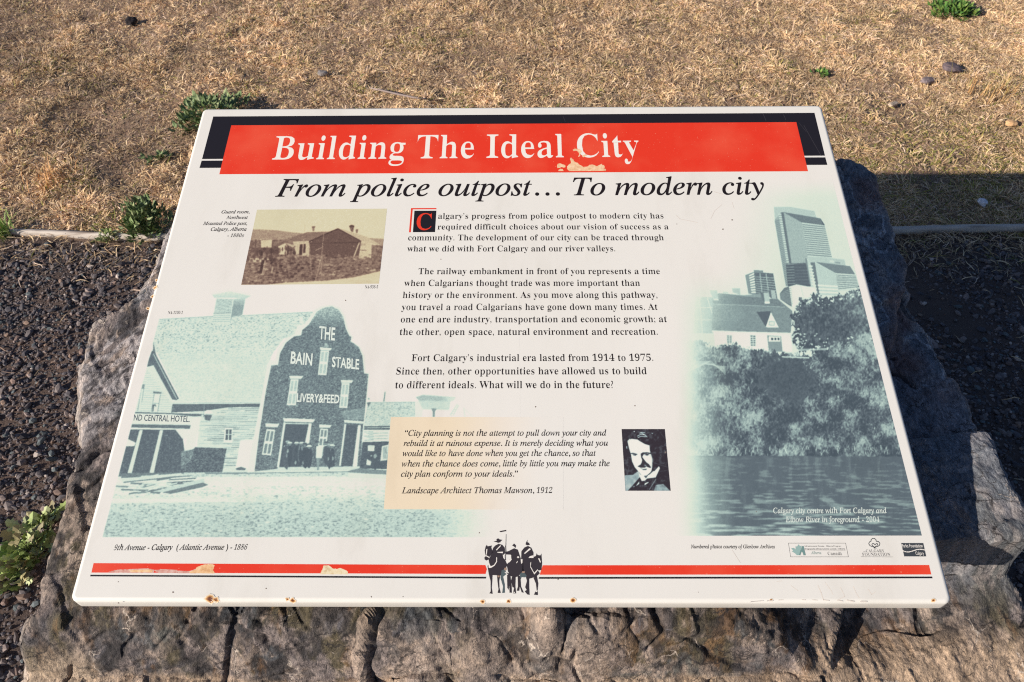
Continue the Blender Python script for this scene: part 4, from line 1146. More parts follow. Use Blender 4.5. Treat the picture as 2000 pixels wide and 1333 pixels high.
# ---- pale tan box behind the quotation, fading out to the right
Q = Picture(740, 806, 1112, 1002, 0.0, 1)
Q.a = sstep(1085, 850, Q.X + 0.10 * (Q.Y - 900) + 30 * (fbm(Q.X * .012, Q.Y * .012, 2, 2) - .5))
Q.sheet('quotation_box', [(763.3, 815), (1100, 815), (1100, 996), (749.5, 995)], 120, 60, [(0, WHITE), (0.5, lin((233, 221, 203))), (1, lin((234, 216, 186)))], 2)

# ------------------------------------------------------------------ flat printed bands
m_black, m_red = ink('black ink', (34, 31, 36)), ink('red ink', (228, 62, 40))
m_white2 = ink('cream ink', (238, 230, 218))
flat('black_band', [[(416.5, 228), (1590.8, 220.8), (1611.3, 304.5), (394.6, 311.1)], [(393.8, 314.3), (1612, 307.8), (1616, 322.5), (389.5, 328.5)]], m_black, 1)
def red_material(name, seed):
    m = ink(name, (228, 60, 38))
    nt = m.node_tree; b = nt.nodes['Principled BSDF']
    tc = nd(nt, 'ShaderNodeTexCoord'); n = nd(nt, 'ShaderNodeTexNoise', i_Scale=9.0, i_Detail=6.0); n2 = nd(nt, 'ShaderNodeTexNoise', i_Scale=330.0, i_Detail=2.0)
    nt.links.new(tc.outputs['Object'], n.inputs['Vector']); nt.links.new(tc.outputs['Object'], n2.inputs['Vector'])
    r = ramp(nt, [(0.45, lin((227, 58, 36))), (0.72, lin((232, 84, 58)))])
    r2 = ramp(nt, [(0.70, (0, 0, 0)), (0.76, (1, 1, 1))])
    mx = nd(nt, 'ShaderNodeMix', data_type='RGBA'); mx.inputs[7].default_value = (*lin((236, 150, 120)), 1)
    nt.links.new(n.outputs[0], r.inputs[0]); nt.links.new(n2.outputs[0], r2.inputs[0])
    nt.links.new(r2.outputs[0], mx.inputs[0]); nt.links.new(r.outputs[0], mx.inputs[6]); nt.links.new(mx.outputs[2], b.inputs['Base Color'])
    return m
m_redw = red_material('worn red ink', 1)
flat('red_band', [[(451.8, 245.3), (1555.3, 239), (1578.2, 335), (428.3, 340.8)]], m_redw, 2)
flat('red_stripe', [[(182.8, 1100.3), (948, 1104), (951, 1112), (948.5, 1121.5), (178.5, 1118.8)], [(1060, 1104.5), (1814.6, 1104), (1819, 1122.5), (1054, 1123)]], m_redw, 1)
flat('black_stripe', [[(176.7, 1123), (950, 1127), (949, 1130.5), (176, 1126.2)], [(1053, 1127.5), (1820.5, 1126.5), (1821.6, 1130), (1052, 1131)]], m_black, 1)
# worn paint chips on the red
def chip_ink(name, a_, b_, c_):
    m = ink(name, b_, 0.75)
    nt = m.node_tree
    tc = nd(nt, 'ShaderNodeTexCoord'); n = nd(nt, 'ShaderNodeTexNoise', i_Scale=120.0, i_Detail=5.0, i_Roughness=0.7)
    nt.links.new(tc.outputs['Object'], n.inputs['Vector'])
    r = ramp(nt, [(0.33, lin(a_)), (0.5, lin(b_)), (0.66, lin(c_))])
    nt.links.new(n.outputs[0], r.inputs[0]); nt.links.new(r.outputs[0], nt.nodes['Principled BSDF'].inputs['Base Color'])
    return m
m_chip = chip_ink('bare primer', (214, 164, 122), (236, 194, 150), (244, 214, 180))
flat('paint_chip', [[(555, 680), (590, 630), (610, 660), (670, 705), (685, 760), (745, 795), (800, 805), (840, 850), (905, 890), (990, 945), (1100, 935), (1170, 890), (1260, 865), (1330, 880), (1440, 918), (1500, 880), (1600, 838), (1600, 885), (1660, 880), (1690, 940), (1660, 1000), (1725, 1020), (1715, 1072), (530, 1078), (455, 1000), (460, 930), (520, 860), (585, 825), (575, 740)],
                    [(130, 920), (150, 845), (220, 828), (330, 860), (410, 905), (405, 950), (360, 965), (260, 950), (150, 985)], [(180, 1040), (240, 1000), (320, 1010), (355, 1076), (180, 1078)],
                    [(645, 385), (690, 352), (760, 350), (800, 360), (860, 352), (920, 400), (935, 460), (890, 505), (885, 580), (840, 615), (820, 600), (850, 540), (840, 480), (790, 425), (720, 415), (670, 430)], [(950, 590), (1000, 545), (1060, 530), (1110, 580), (1060, 590), (980, 630)]], m_chip, 4, org=(1080, 270, 16.667), rough=14)
m_chip2 = chip_ink('bare primer stripe', (204, 150, 100), (232, 184, 132), (238, 206, 164))
m_chip3 = chip_ink('cream primer stripe', (206, 180, 136), (230, 212, 172), (236, 222, 192))
flat('paint_chip', [[(0, 172), (40, 160), (80, 150), (90, 120), (150, 92), (230, 80), (290, 80), (318, 95), (298, 150), (318, 188), (310, 198), (0, 192)]], m_chip2, 3, org=(370, 1090, 6.452), rough=5)
flat('paint_chip', [[(1645, 208), (1680, 130), (1690, 96), (1760, 96), (1800, 130), (1850, 140), (1900, 128), (1960, 150), (1999, 175), (1999, 208)]], m_chip3, 2, org=(370, 1090, 6.452), rough=5)
flat('paint_chip', [[(735, 522), (840, 492), (1020, 480), (1260, 470), (1340, 490), (1330, 530), (1040, 530)], [(1330, 490), (1450, 480), (1640, 490), (1650, 530), (1400, 532)], [(1640, 500), (1800, 505), (1890, 470), (1890, 536), (1640, 534)]], chip_ink('torn stripe', (188, 108, 92), (212, 160, 144), (222, 186, 172)), 2, org=(100, 1040, 6.667), rough=6)
flat('paint_chip', [[(1005, 500), (1060, 492), (1270, 484), (1320, 496), (1318, 522), (1050, 522)]], m_chip2, 4, org=(100, 1040, 6.667))

# ------------------------------------------------------------------ lettering
def style(s, kind):
    U, Lw, dg = {'bold': (0x1D400, 0x1D41A, 0x1D7CE), 'ital': (0x1D434, 0x1D44E, 0x1D7CE), 'bi': (0x1D468, 0x1D482, 0x1D7CE), 'sans': (65, 97, 48)}[kind]
    o = ''
    for c in s:
        if 'A' <= c <= 'Z': o += chr(U + ord(c) - 65)
        elif 'a' <= c <= 'z': o += '\u210e' if (kind == 'ital' and c == 'h') else chr(Lw + ord(c) - 97)
        elif '0' <= c <= '9': o += chr(dg + ord(c) - 48)
        else: o += c
    return o
def text_shape(s, kind, offset=0.0):
    """flat letters; in italic text the figures are set from the upright face, slanted"""
    if kind not in ('ital', 'bi') or not any(c.isdigit() for c in s):
        return text_run(s, kind, offset)
    import re
    VV, FF, n, x = [], [], 0, 0.0
    for run in re.findall(r'[0-9]+|[^0-9]+', s):
        dg = run[0].isdigit()
        V, F = text_run(run, 'bold' if dg else kind, (-0.020, 0.004) if dg else offset)
        lead = (len(run) - len(run.lstrip(' '))) * 0.25; tail = (len(run) - len(run.rstrip(' '))) * 0.25
        if dg:
            V = V * np.array((0.9, 0.98)); V[:, 0] += 0.18 * V[:, 1]
        V = V.copy(); V[:, 0] += x + lead + 0.03 - V[:, 0].min()
        x = V[:, 0].max() + tail + 0.02
        VV.append(V); FF += [tuple(i + n for i in f_) for f_ in F]; n += len(V)
    return np.concatenate(VV), FF
def text_run(s, kind, offset=0.0, spacing=1.0, word=1.0):
    cu = bpy.data.curves.new('text', 'FONT')
    cu.body = style(s, kind)
    cu.resolution_u = 3
    cu.space_character = spacing
    cu.space_word = word
    cu.fill_mode = 'FRONT'
    ob = bpy.data.objects.new('text', cu)
    me = bpy.data.meshes.new_from_object(ob)
    V = np.zeros(len(me.vertices) * 3); me.vertices.foreach_get('co', V)
    V = V.reshape(-1, 3)[:, :2].copy()
    F = [tuple(p.vertices) for p in me.polygons]
    bpy.data.objects.remove(ob); bpy.data.curves.remove(cu); bpy.data.meshes.remove(me)
    # weight: move the outline sideways (stems) and up or down (hairlines) by different amounts
    dx, dy = offset if isinstance(offset, tuple) else (offset, offset)
    if dx or dy:
        ed = {}
        for f_ in F:
            s2 = sum(V[f_[i]][0] * V[f_[i - len(f_) + 1]][1] - V[f_[i - len(f_) + 1]][0] * V[f_[i]][1] for i in range(len(f_)))
            g_ = f_ if s2 > 0 else f_[::-1]
            for i in range(len(g_)):
                e_ = (g_[i], g_[(i + 1) % len(g_)])
                if (e_[1], e_[0]) in ed:
                    del ed[(e_[1], e_[0])]
                else:
                    ed[e_] = 1
        N = np.zeros_like(V)
        for (i, j) in ed:
            d = V[j] - V[i]; n_ = np.array([d[1], -d[0]])
            l_ = np.hypot(*n_) + 1e-9
            w_ = min(l_, 0.03)
            N[i] += n_ / l_ * w_; N[j] += n_ / l_ * w_
        N /= np.linalg.norm(N, axis=1, keepdims=True) + 1e-9
        V = V + N * np.array([dx, dy])
    return V, F
CAP = 0.66                                        # cap height of the serif letters in em
def lettering(name, lines, mat, layer, parent=None, free=False):
    """lines: (text, kind, x0, x1, y_left, y_right, cap height in photograph pixels, offset)"""
    VV, FF, n = [], [], 0
    for (s, kind, x0, x1, y0, y1, cap, offs) in lines:
        V, F = text_shape(s, kind, offs)
        lo, hi = V[:, 0].min(), V[:, 0].max()
        a, b = to_panel([(x0, y0), (x1, y1)])
        m_ = to_panel([((x0 + x1) / 2, (y0 + y1) / 2), ((x0 + x1) / 2, (y0 + y1) / 2 - cap)])
        hgt = (m_[1] - m_[0])[1] / CAP
        # follow the baseline; each letter keeps the panel's own upright
        tt = (V[:, 0] - lo) / (hi - lo)
        if free:
            P0, P1 = np.array((x0, y0)), np.array((x1, y1))
            up = np.array(free) if not isinstance(free, bool) else np.array((0, -1.0))
            p = P0 + tt[:, None] * (P1 - P0) + (V[:, 1] / CAP)[:, None] * up * cap
            q = to_panel(p)
        else:
            q = np.stack([a[0] + tt * (b[0] - a[0]), a[1] + tt * (b[1] - a[1]) + V[:, 1] * hgt], -1)
        VV.append(np.c_[q, np.full(len(q), LAY * layer)])
        FF += [tuple(i + n for i in f_) for f_ in F]
        n += len(q)
    return mesh_py(name, np.concatenate(VV), FF, mat, parent or sign)

m_text = ink('dark brown ink', (34, 27, 28))
lettering('title', [('Building The Ideal City', 'bold', 531, 1250, 312, 306.3, 44, (-0.018, 0.004))], m_white2, 3)
lettering('subtitle', [('From police outpost\u2026 To modern city', 'ital', 537, 1496, 384.5, 380, 32.5, (0.010, 0.010))], m_text, 2)
def body(rows, org, kind, cap, offs):
    return [(s, kind, a / org[2] + org[0], b / org[2] + org[0], c / org[2] + org[1], d / org[2] + org[1], k / org[2], offs) for (s, a, b, c, d, k) in rows]
Z2 = (750, 380, 3.333)
ROWS = [("algary\u2019s progress from police outpost to modern city has", 352, 1820, 159, 157, 35),
        ("required difficult choices about our vision of success as a", 348, 1853, 229, 228, 35),
        ("community. The development of our city can be traced through", 156, 1822, 300, 299, 36),
        ("what we did with Fort Calgary and our river valleys.", 150, 1505, 372, 371, 36.5),
        ("The railway embankment in front of you represents a time", 223, 1797, 520, 519, 38),
        ("when Calgarians thought trade was more important than", 130, 1667, 597, 596, 39),
        ("history or the environment. As you move along this pathway,", 121, 1780, 675, 674, 39.5),
        ("you travel a road Calgarians have gone down many times. At", 113, 1782, 754, 752, 40),
        ("one end are industry, transportation and economic growth; at", 108, 1843, 834, 832, 41),
        ("the other, open space, natural environment and recreation.", 101, 1782, 916, 914, 41.5),
        ("Fort Calgary\u2019s industrial era lasted from 1914 to 1975.", 179, 1753, 1086, 1084, 43),
        ("Since then, other opportunities have allowed us to build", 78, 1711, 1173, 1171, 44),
        ("to different ideals. What will we do in the future?", 72, 1493, 1263, 1261, 45)]
for sl_ in (slice(0, 4), slice(4, 10), slice(10, 13)):
    lettering('body_text', body(ROWS[sl_], Z2, 'bold', 0, (-0.014, 0.007)), m_text, 2)
QR = [("\u201cCity planning is not the attempt to pull down your city and", 168, 1482, 306, 304, 36),
      ("rebuild it at ruinous expense. It is merely deciding what you", 160, 1492, 372, 370, 36),
      ("would like to have done when you get the chance, so that", 153, 1413, 438, 436, 36.5),
      ("when the chance does come, little by little you may make the", 148, 1503, 506, 503, 37),
      ("city plan conform to your ideals.\u201d", 143, 905, 572, 571, 37),
      ("Landscape Architect Thomas Mawson, 1912", 148, 1130, 680, 678, 37)]
lettering('quotation_text', body(QR, (740, 760, 3.333), 'ital', 0, (0.010, 0.014)), m_text, 4)
CR = [("Guard room,", 260, 537, 137, 136, 30), ("Northwest", 308, 518, 192, 191, 30), ("Mounted Police post,", 80, 513, 250, 249, 31), ("Calgary, Alberta", 155, 505, 307, 306, 32), ("- 1880s", 318, 480, 368, 367, 33)]
lettering('caption', body(CR, (380, 390, 5), 'ital', 0, 0.018), m_text, 2)
lettering('caption', [("NA-936-5", 'bold', 712.6, 738, 563.8, 563.6, 5.6, (-0.02, 0.01))], m_text, 2)
lettering('caption', [("NA-1100-1", 'bold', 327.5, 356.4, 613.8, 613.6, 5.4, (-0.02, 0.01))], m_text, 2)
lettering('caption', [("9th Avenue - Calgary  ( Atlantic Avenue ) - 1886", 'ital', 222, 482.4, 1075, 1074, 10.3, 0.018)], m_text, 2)
lettering('caption', [("Numbered photos courtesy of Glenbow Archives", 'ital', 1349.4, 1513.8, 1071.4, 1071.4, 6.6, 0.020)], m_text, 2)
m_cap = ink('pale ink', (214, 222, 210))
lettering('caption', [("Calgary city centre with Fort Calgary and", 'ital', 1510.7, 1732.6, 1002.8, 1002.6, 10, 0.014), ("Elbow River in foreground - 2004", 'ital', 1534.7, 1718.4, 1020.4, 1020, 10.3, 0.014)], m_cap, 2)

# drop capital
flat('drop_cap_box', [[(809.4, 412.1), (852.3, 412), (849.6, 453.8), (806.4, 454)]], m_black, 2)
flat('drop_cap_rule', [[(802.8, 407.0), (852.4, 406.8), (852.3, 409.2), (806, 409.4), (802.4, 454.2), (798.8, 454.4)]], m_red, 2)
lettering('drop_cap', [('C', 'bold', 812.6, 842, 449.3, 449.3, 31, (-0.012, 0.004))], m_red, 3)

# lettering painted on the stable and the hotel in the picture
m_mint = ink('mint ink', (222, 230, 216)); m_slate = ink('slate ink', (84, 97, 106))
Z_ = lambda x, y: (x / 3.808 + 480, y / 3.808 + 580)
def free_line(name, s, x0, y0, x1, y1, cap, mat, org, up, offs=0.03):
    sc = org[2]
    return lettering(name, [(s, 'sans', x0 / sc + org[0], x1 / sc + org[0], y0 / sc + org[1], y1 / sc + org[1], cap / sc, offs)], mat, 3, free=up)
free_line('stable_lettering', 'THE', 542, 312, 662, 324, 88, m_mint, (480, 580, 3.808), (0.06, -1.0))
free_line('stable_lettering', 'BAIN', 332, 494, 492, 510, 82, m_mint, (480, 580, 3.808), (0.08, -1.0))
free_line('stable_lettering', 'STABLE', 640, 520, 842, 540, 70, m_mint, (480, 580, 3.808), (0.04, -1.0))
free_line('stable_lettering', 'LIVERY&FEED', 378, 780, 694, 792, 58, m_mint, (480, 580, 3.808), (0.08, -1.0))
free_line('hotel_lettering', 'ND CENTRAL HOTEL.', 278, 712, 706, 724, 44, m_slate, (190, 640, 3.919), (0.12, -1.0), 0.01)

# ------------------------------------------------------------------ emblem of three mounted police
EM = (900, 1000, 7.405)
emblem = flat('rider_emblem', [
    [(345, 560), (358, 505), (375, 478), (388, 500), (430, 492), (450, 486), (442, 520), (456, 560), (470, 585), (440, 620), (418, 650), (402, 692), (370, 706), (345, 690), (340, 662), (362, 640), (350, 600)],
    [(456, 560), (470, 518), (500, 487), (545, 464), (600, 478), (636, 520), (642, 600), (618, 622), (642, 700), (676, 770), (650, 812), (604, 850), (582, 922), (460, 916), (404, 902), (386, 785), (410, 745), (402, 692), (440, 620)],
    [(472, 432), (520, 417), (514, 396), (540, 384), (562, 400), (604, 408), (576, 428), (574, 440), (540, 452), (516, 440)],
    [(404, 900), (460, 914), (456, 1000), (448, 1100), (462, 1188), (412, 1180), (432, 1150), (430, 1000)],
    [(524, 918), (572, 921), (556, 1000), (560, 1100), (578, 1174), (532, 1174), (545, 1120), (530, 1010)],
    [(640, 480), (656, 520), (660, 576), (690, 570), (735, 545), (770, 528), (825, 548), (846, 612), (872, 690), (902, 722), (912, 850), (862, 900), (832, 936), (770, 950), (722, 930), (680, 862), (664, 764), (732, 690), (726, 622), (650, 618)],
    [(742, 490), (770, 458), (800, 490), (792, 526), (766, 500)],
    [(668, 880), (716, 900), (736, 1080), (738, 1172), (704, 1170), (700, 1060), (692, 1130), (672, 1100)],
    [(738, 940), (794, 940), (790, 1080), (802, 1182), (754, 1180), (770, 1100), (746, 1090), (726, 1000)],
    [(822, 936), (862, 920), (872, 1080), (912, 1172), (880, 1165), (852, 1080), (846, 1144), (808, 1142), (826, 1080)],
    [(935, 472), (945, 440), (968, 404), (962, 440), (986, 450), (1000, 480), (960, 487)],
    [(876, 570), (920, 515), (970, 494), (1020, 520), (1052, 590), (1050, 652), (1086, 640), (1096, 600), (1112, 626), (1150, 632), (1166, 604), (1172, 690), (1176, 750), (1166, 842), (1132, 850), (1112, 842), (1142, 892), (1100, 930), (1050, 952), (990, 970), (940, 942), (880, 900), (892, 740), (872, 680)],
    [(940, 940), (990, 966), (990, 1080), (996, 1204), (960, 1196), (924, 1150), (952, 1130), (930, 1090), (956, 1000)],
    [(1050, 956), (1100, 922), (1122, 1040), (1112, 1130), (1116, 1206), (1058, 1200), (1070, 1170), (1096, 1130), (1086, 1040)],
    [(652, 325), (660, 325), (656, 490), (652, 700), (640, 700), (646, 520)], [(553, 281), (655, 262), (661, 280), (578, 296)]],
    ink('emblem ink', (58, 52, 56)), 3, org=EM)
flat('emblem_detail', [[(590, 850), (640, 830), (662, 900), (612, 940), (636, 1050), (637, 1172), (598, 1176), (610, 1080), (574, 960)], [(862, 890), (920, 880), (955, 930), (930, 950), (880, 945), (868, 975), (852, 930)]], ink('emblem grey green', (84, 96, 98)), 4, emblem, EM)
flat('emblem_detail', [[(508, 552), (572, 484), (582, 492), (518, 560)], [(524, 582), (610, 578), (606, 600), (532, 592)], [(916, 600), (992, 528), (1014, 540), (926, 610)], [(978, 668), (1000, 642), (1052, 630), (1052, 668)],
    [(398, 752), (412, 745), (432, 790), (480, 770), (512, 720), (514, 655), (524, 660), (524, 724), (488, 780), (436, 812), (404, 812)], [(1006, 740), (1018, 724), (1010, 790), (1062, 884), (1110, 832), (1116, 844), (1064, 906), (1004, 800)],
    [(360, 625), (415, 655), (410, 668), (364, 642)], [(368, 545), (384, 535), (376, 620), (364, 616)], [(866, 690), (892, 684), (890, 742), (874, 752)], [(655, 735), (690, 690), (738, 690), (705, 730)], [(810, 655), (830, 642), (848, 660), (826, 672)], [(606, 620), (630, 630), (636, 690), (616, 668)],
    [(800, 740), (820, 712), (824, 722), (806, 746)], [(1118, 672), (1138, 676), (1158, 730), (1146, 736)], [(764, 1160), (786, 1160), (784, 1172), (764, 1172)], [(1088, 1140), (1108, 1135), (1106, 1160), (1084, 1160)], [(640, 868), (684, 906), (680, 914), (634, 876)]], m_white2, 5, emblem, EM)
flat('emblem_detail', [[(630, 812), (660, 806), (664, 846), (634, 850)], [(886, 862), (926, 862), (922, 886), (888, 884)], [(530, 922), (562, 924), (556, 950), (536, 946)]], ink('emblem tan', (168, 138, 116)), 5, emblem, EM)

# ------------------------------------------------------------------ sponsors' marks
def stroke(P, w, closed=False):
    """a thin ribbon along a polyline, as quads"""
    out = []
    P = [np.array(p, float) for p in P] + ([np.array(P[0], float)] if closed else [])
    for a, b in zip(P[:-1], P[1:]):
        d = (b - a) / (np.linalg.norm(b - a) + 1e-9)
        n = np.array([-d[1], d[0]]) * w / 2; e = d * w * 0.25
        out.append([a - e + n, b + e + n, b + e - n, a - e - n])
    return out
LG = (1530, 1040, 6.897)
m_lg = ink('grey ink', (92, 90, 88)); m_lgm = ink('grey green ink', (150, 178, 170)); m_lgd = ink('slate green ink', (116, 146, 140)); m_lgb = ink('charcoal ink', (66, 70, 74))
def logo_text(parent, s, kind, x0, x1, bl, cap, mat, offs=0.0):
    return lettering('lettering', [(s, kind, x0 / LG[2] + LG[0], x1 / LG[2] + LG[0], bl / LG[2] + LG[1], bl / LG[2] + LG[1], cap / LG[2], offs)], mat, 4, parent=parent)
lg = flat('program_logo', stroke([(68, 147), (838, 147), (876, 332), (98, 332)], 5, True), m_lg, 2, org=LG)
flat('maple_leaf', [[(104, 215), (140, 212), (164, 232), (164, 190), (186, 192), (203, 162), (222, 186), (246, 182), (240, 210), (212, 308), (180, 310), (158, 284), (114, 262), (130, 246)]], m_lgm, 3, parent=lg, org=LG)
flat('letter_mark', [[(208, 310), (252, 186), (272, 186), (302, 310), (272, 312), (256, 270), (246, 262), (228, 310)]], m_lgd, 4, parent=lg, org=LG)
flat('rule', stroke([(290, 238), (836, 242)], 4), m_lg, 3, parent=lg, org=LG)
logo_text(lg, 'Infrastructure Canada \u00b7 Alberta Program', 'sans', 290, 776, 196, 18, m_lg, 0.0)
logo_text(lg, 'Programme Infrastructures Canada \u00b7 Alberta', 'sans', 290, 830, 232, 18, m_lg, 0.0)
logo_text(lg, 'Alberta', 'ital', 370, 512, 296, 36, m_lgd, 0.004)
logo_text(lg, 'Canad\u00e1', 'bold', 600, 790, 308, 42, m_lg, (-0.02, 0.004))
lg = flat('foundation_logo', stroke([(1235, 212), (1215, 190), (1190, 192), (1165, 180), (1150, 155), (1160, 130), (1180, 122), (1182, 100), (1200, 84), (1225, 84), (1245, 98), (1252, 122), (1280, 125), (1300, 148), (1295, 175), (1270, 192), (1245, 190), (1222, 216)], 10)
          + stroke([(1252, 216), (1222, 206), (1200, 182), (1192, 162), (1205, 150), (1222, 156), (1235, 172), (1250, 154), (1264, 152), (1270, 166), (1258, 186), (1225, 206)], 9), m_lgb, 2, org=LG)
logo_text(lg, 'THE', 'bold', 1078, 1110, 270, 12, m_lg, -0.02)
logo_text(lg, 'CALGARY', 'bold', 1116, 1364, 270, 36, m_lg, (-0.03, 0.0))
logo_text(lg, 'FOUNDATION', 'bold', 1066, 1442, 318, 38, m_lg, (-0.03, 0.0))
flat('rule', stroke([(1045, 330), (1478, 333)], 4), m_lg, 3, parent=lg, org=LG)
lg = flat('parks_logo', [[(1585, 145), (1885, 145), (1925, 326), (1628, 326)]], m_lgb, 2, org=LG)
flat('wave', stroke([(1608, 248), (1630, 258), (1655, 265), (1690, 266), (1725, 258), (1760, 246), (1800, 234), (1835, 230), (1870, 231), (1906, 240)], 12), m_white2, 3, parent=lg, org=LG)
logo_text(lg, 'Parks Foundation', 'sans', 1602, 1880, 204, 44, m_white2, 0.004)
logo_text(lg, 'Calgary', 'sans', 1785, 1896, 304, 42, m_white2, 0.004)

# ------------------------------------------------------------------ wear: rust, scuffs, specks
HX, HY = PW / 2 - 0.0045, PH / 2 - 0.0045
def on_skin(q, lift):
    """points near the rim follow the rounded fold of the panel"""
    out = []
    for x, y in q:
        R, z = 0.0065, 0.0
        for s, hh in ((abs(y), HY), (abs(x), HX)):
            d = s - hh
            if d > 0:
                dd = min(d, R * 0.985)
                z += math.sqrt(R * R - dd * dd) - R
        out.append((x, y, z + lift))
    return out
def rust(px, py, r, core, seed):
    rn = random.Random(seed)
    V2, C2, F = [to_panel((px, py))[0]], [lin((104, 58, 34))], []
    rings = [(core, lin((112, 62, 36))), (core * 1.25 + r * 0.15, lin((206, 150, 88))), (r * 0.75, lin((236, 206, 164))), (r, WHITE)]
    n = 12
    ang = [rn.uniform(0.7, 1.3) for _ in range(n)]
    for (rad, c) in rings:
        for k in range(n):
            a = 6.283 * k / n
            V2.append(to_panel((px + rad * 1.3 * math.cos(a) * ang[k], py + rad * math.sin(a) * ang[(k + 3) % n]))[0]); C2.append(c)
    for k in range(n):
        F.append((0, 1 + (k + 1) % n, 1 + k))
        for j in range(len(rings) - 1):
            a, b = 1 + j * n, 1 + (j + 1) * n
            F.append((a + k, a + (k + 1) % n, b + (k + 1) % n, b + k))
    F = [f_[::-1] for f_ in F] if False else F
    return mesh_py('rust_spot', on_skin(V2, 0.00035), F, m_ink, sign, cols=C2)
for k, (x, y, r, c) in enumerate([(410, 1170.5, 9, 3.2), (421, 1171.5, 6, 1.6), (571, 1173, 5, 1.6), (561, 1171, 4, 1), (943, 1175, 4.5, 1.2), (993, 1174.5, 4, 1.4), (1119, 1173, 5, 1.6), (1823, 1173, 5, 1.3), (302, 560, 5, 1.2), (296, 577, 4, 1.0), (286, 600, 3, .6), (1506, 1172.5, 3, 1.2), (303.5, 545, 3, 0.4)]):
    rust(x, y, r, c, k)
SC_ = (1300, 1130, 2.857)
m_scuff = ink('scuff', (222, 210, 196), 0.7)
for (P, w) in (([(850, 40), (868, 80), (880, 120), (912, 124)], 5), ([(890, 22), (925, 70), (935, 92)], 3), ([(975, 50), (1000, 100), (960, 122), (988, 128)], 4), ([(1048, 45), (1062, 80), (1080, 110)], 4), ([(1012, 122), (1052, 130)], 6), ([(1086, 130), (1122, 130)], 6), ([(1130, 60), (1150, 90), (1172, 75)], 4), ([(820, 120), (845, 122)], 4), ([(470, 132), (545, 126)], 3), ([(565, 127), (600, 124)], 5), ([(630, 122), (655, 120)], 4), ([(760, 120), (780, 120)], 4), ([(700, 40), (740, 70)], 3), ([(620, 18), (650, 14)], 3)):
    flat('scuff_mark', stroke(P, w), m_scuff, 1, org=SC_)
sp = []
rn = random.Random(3)
for (x, y) in [(861, 507), (675, 587), (232, 1178), (231, 1137), (338, 1157), (1364, 1157), (936, 1041), (1322, 438), (1412, 448), (1090, 1132), (1477, 1000), (1240, 793), (725, 1166), (787, 1166), (1300, 884), (520, 1150), (1430, 430), (1046, 795)]:
    r = rn.uniform(0.8, 1.7)
    sp.append([(x + r * math.cos(6.283 * k / 6) * rn.uniform(.6, 1.4), y + r * math.sin(6.283 * k / 6) * rn.uniform(.6, 1.3)) for k in range(6)])
m_dirt = ink('dirt', (128, 112, 102), 0.8)
for s_ in sp:
    flat('dirt_speck', [s_], m_dirt, 5)
# faint hairline scratches on the black and the lower print
m_scr1, m_scr2 = ink('scratch grey', (66, 62, 66)), ink('scratch cream', (216, 204, 192))
for P, w in (([(1570, 245), (1585, 272), (1604, 305)], 0.7), ([(1560, 240), (1575, 258)], 0.5), ([(1490, 222), (1496, 236)], 0.8), ([(1530, 224), (1535, 235)], 0.7), ([(1100, 228), (1104, 238)], 0.6)):
    flat('scratch', stroke(P, w), m_scr1, 2)
for P, w in (([(1362, 435), (1328, 428), (1320, 420)], 0.8), ([(1388, 428), (1396, 412), (1410, 400)], 0.8), ([(806, 720), (815, 742), (800, 760)], 0.8), ([(1430, 396), (1434, 408)], 0.8), ([(1430, 1075), (1446, 1100)], 0.8), ([(1395, 375), (1412, 380)], 1.0)):
    flat('scratch', stroke(P, w), m_scr2, 3)

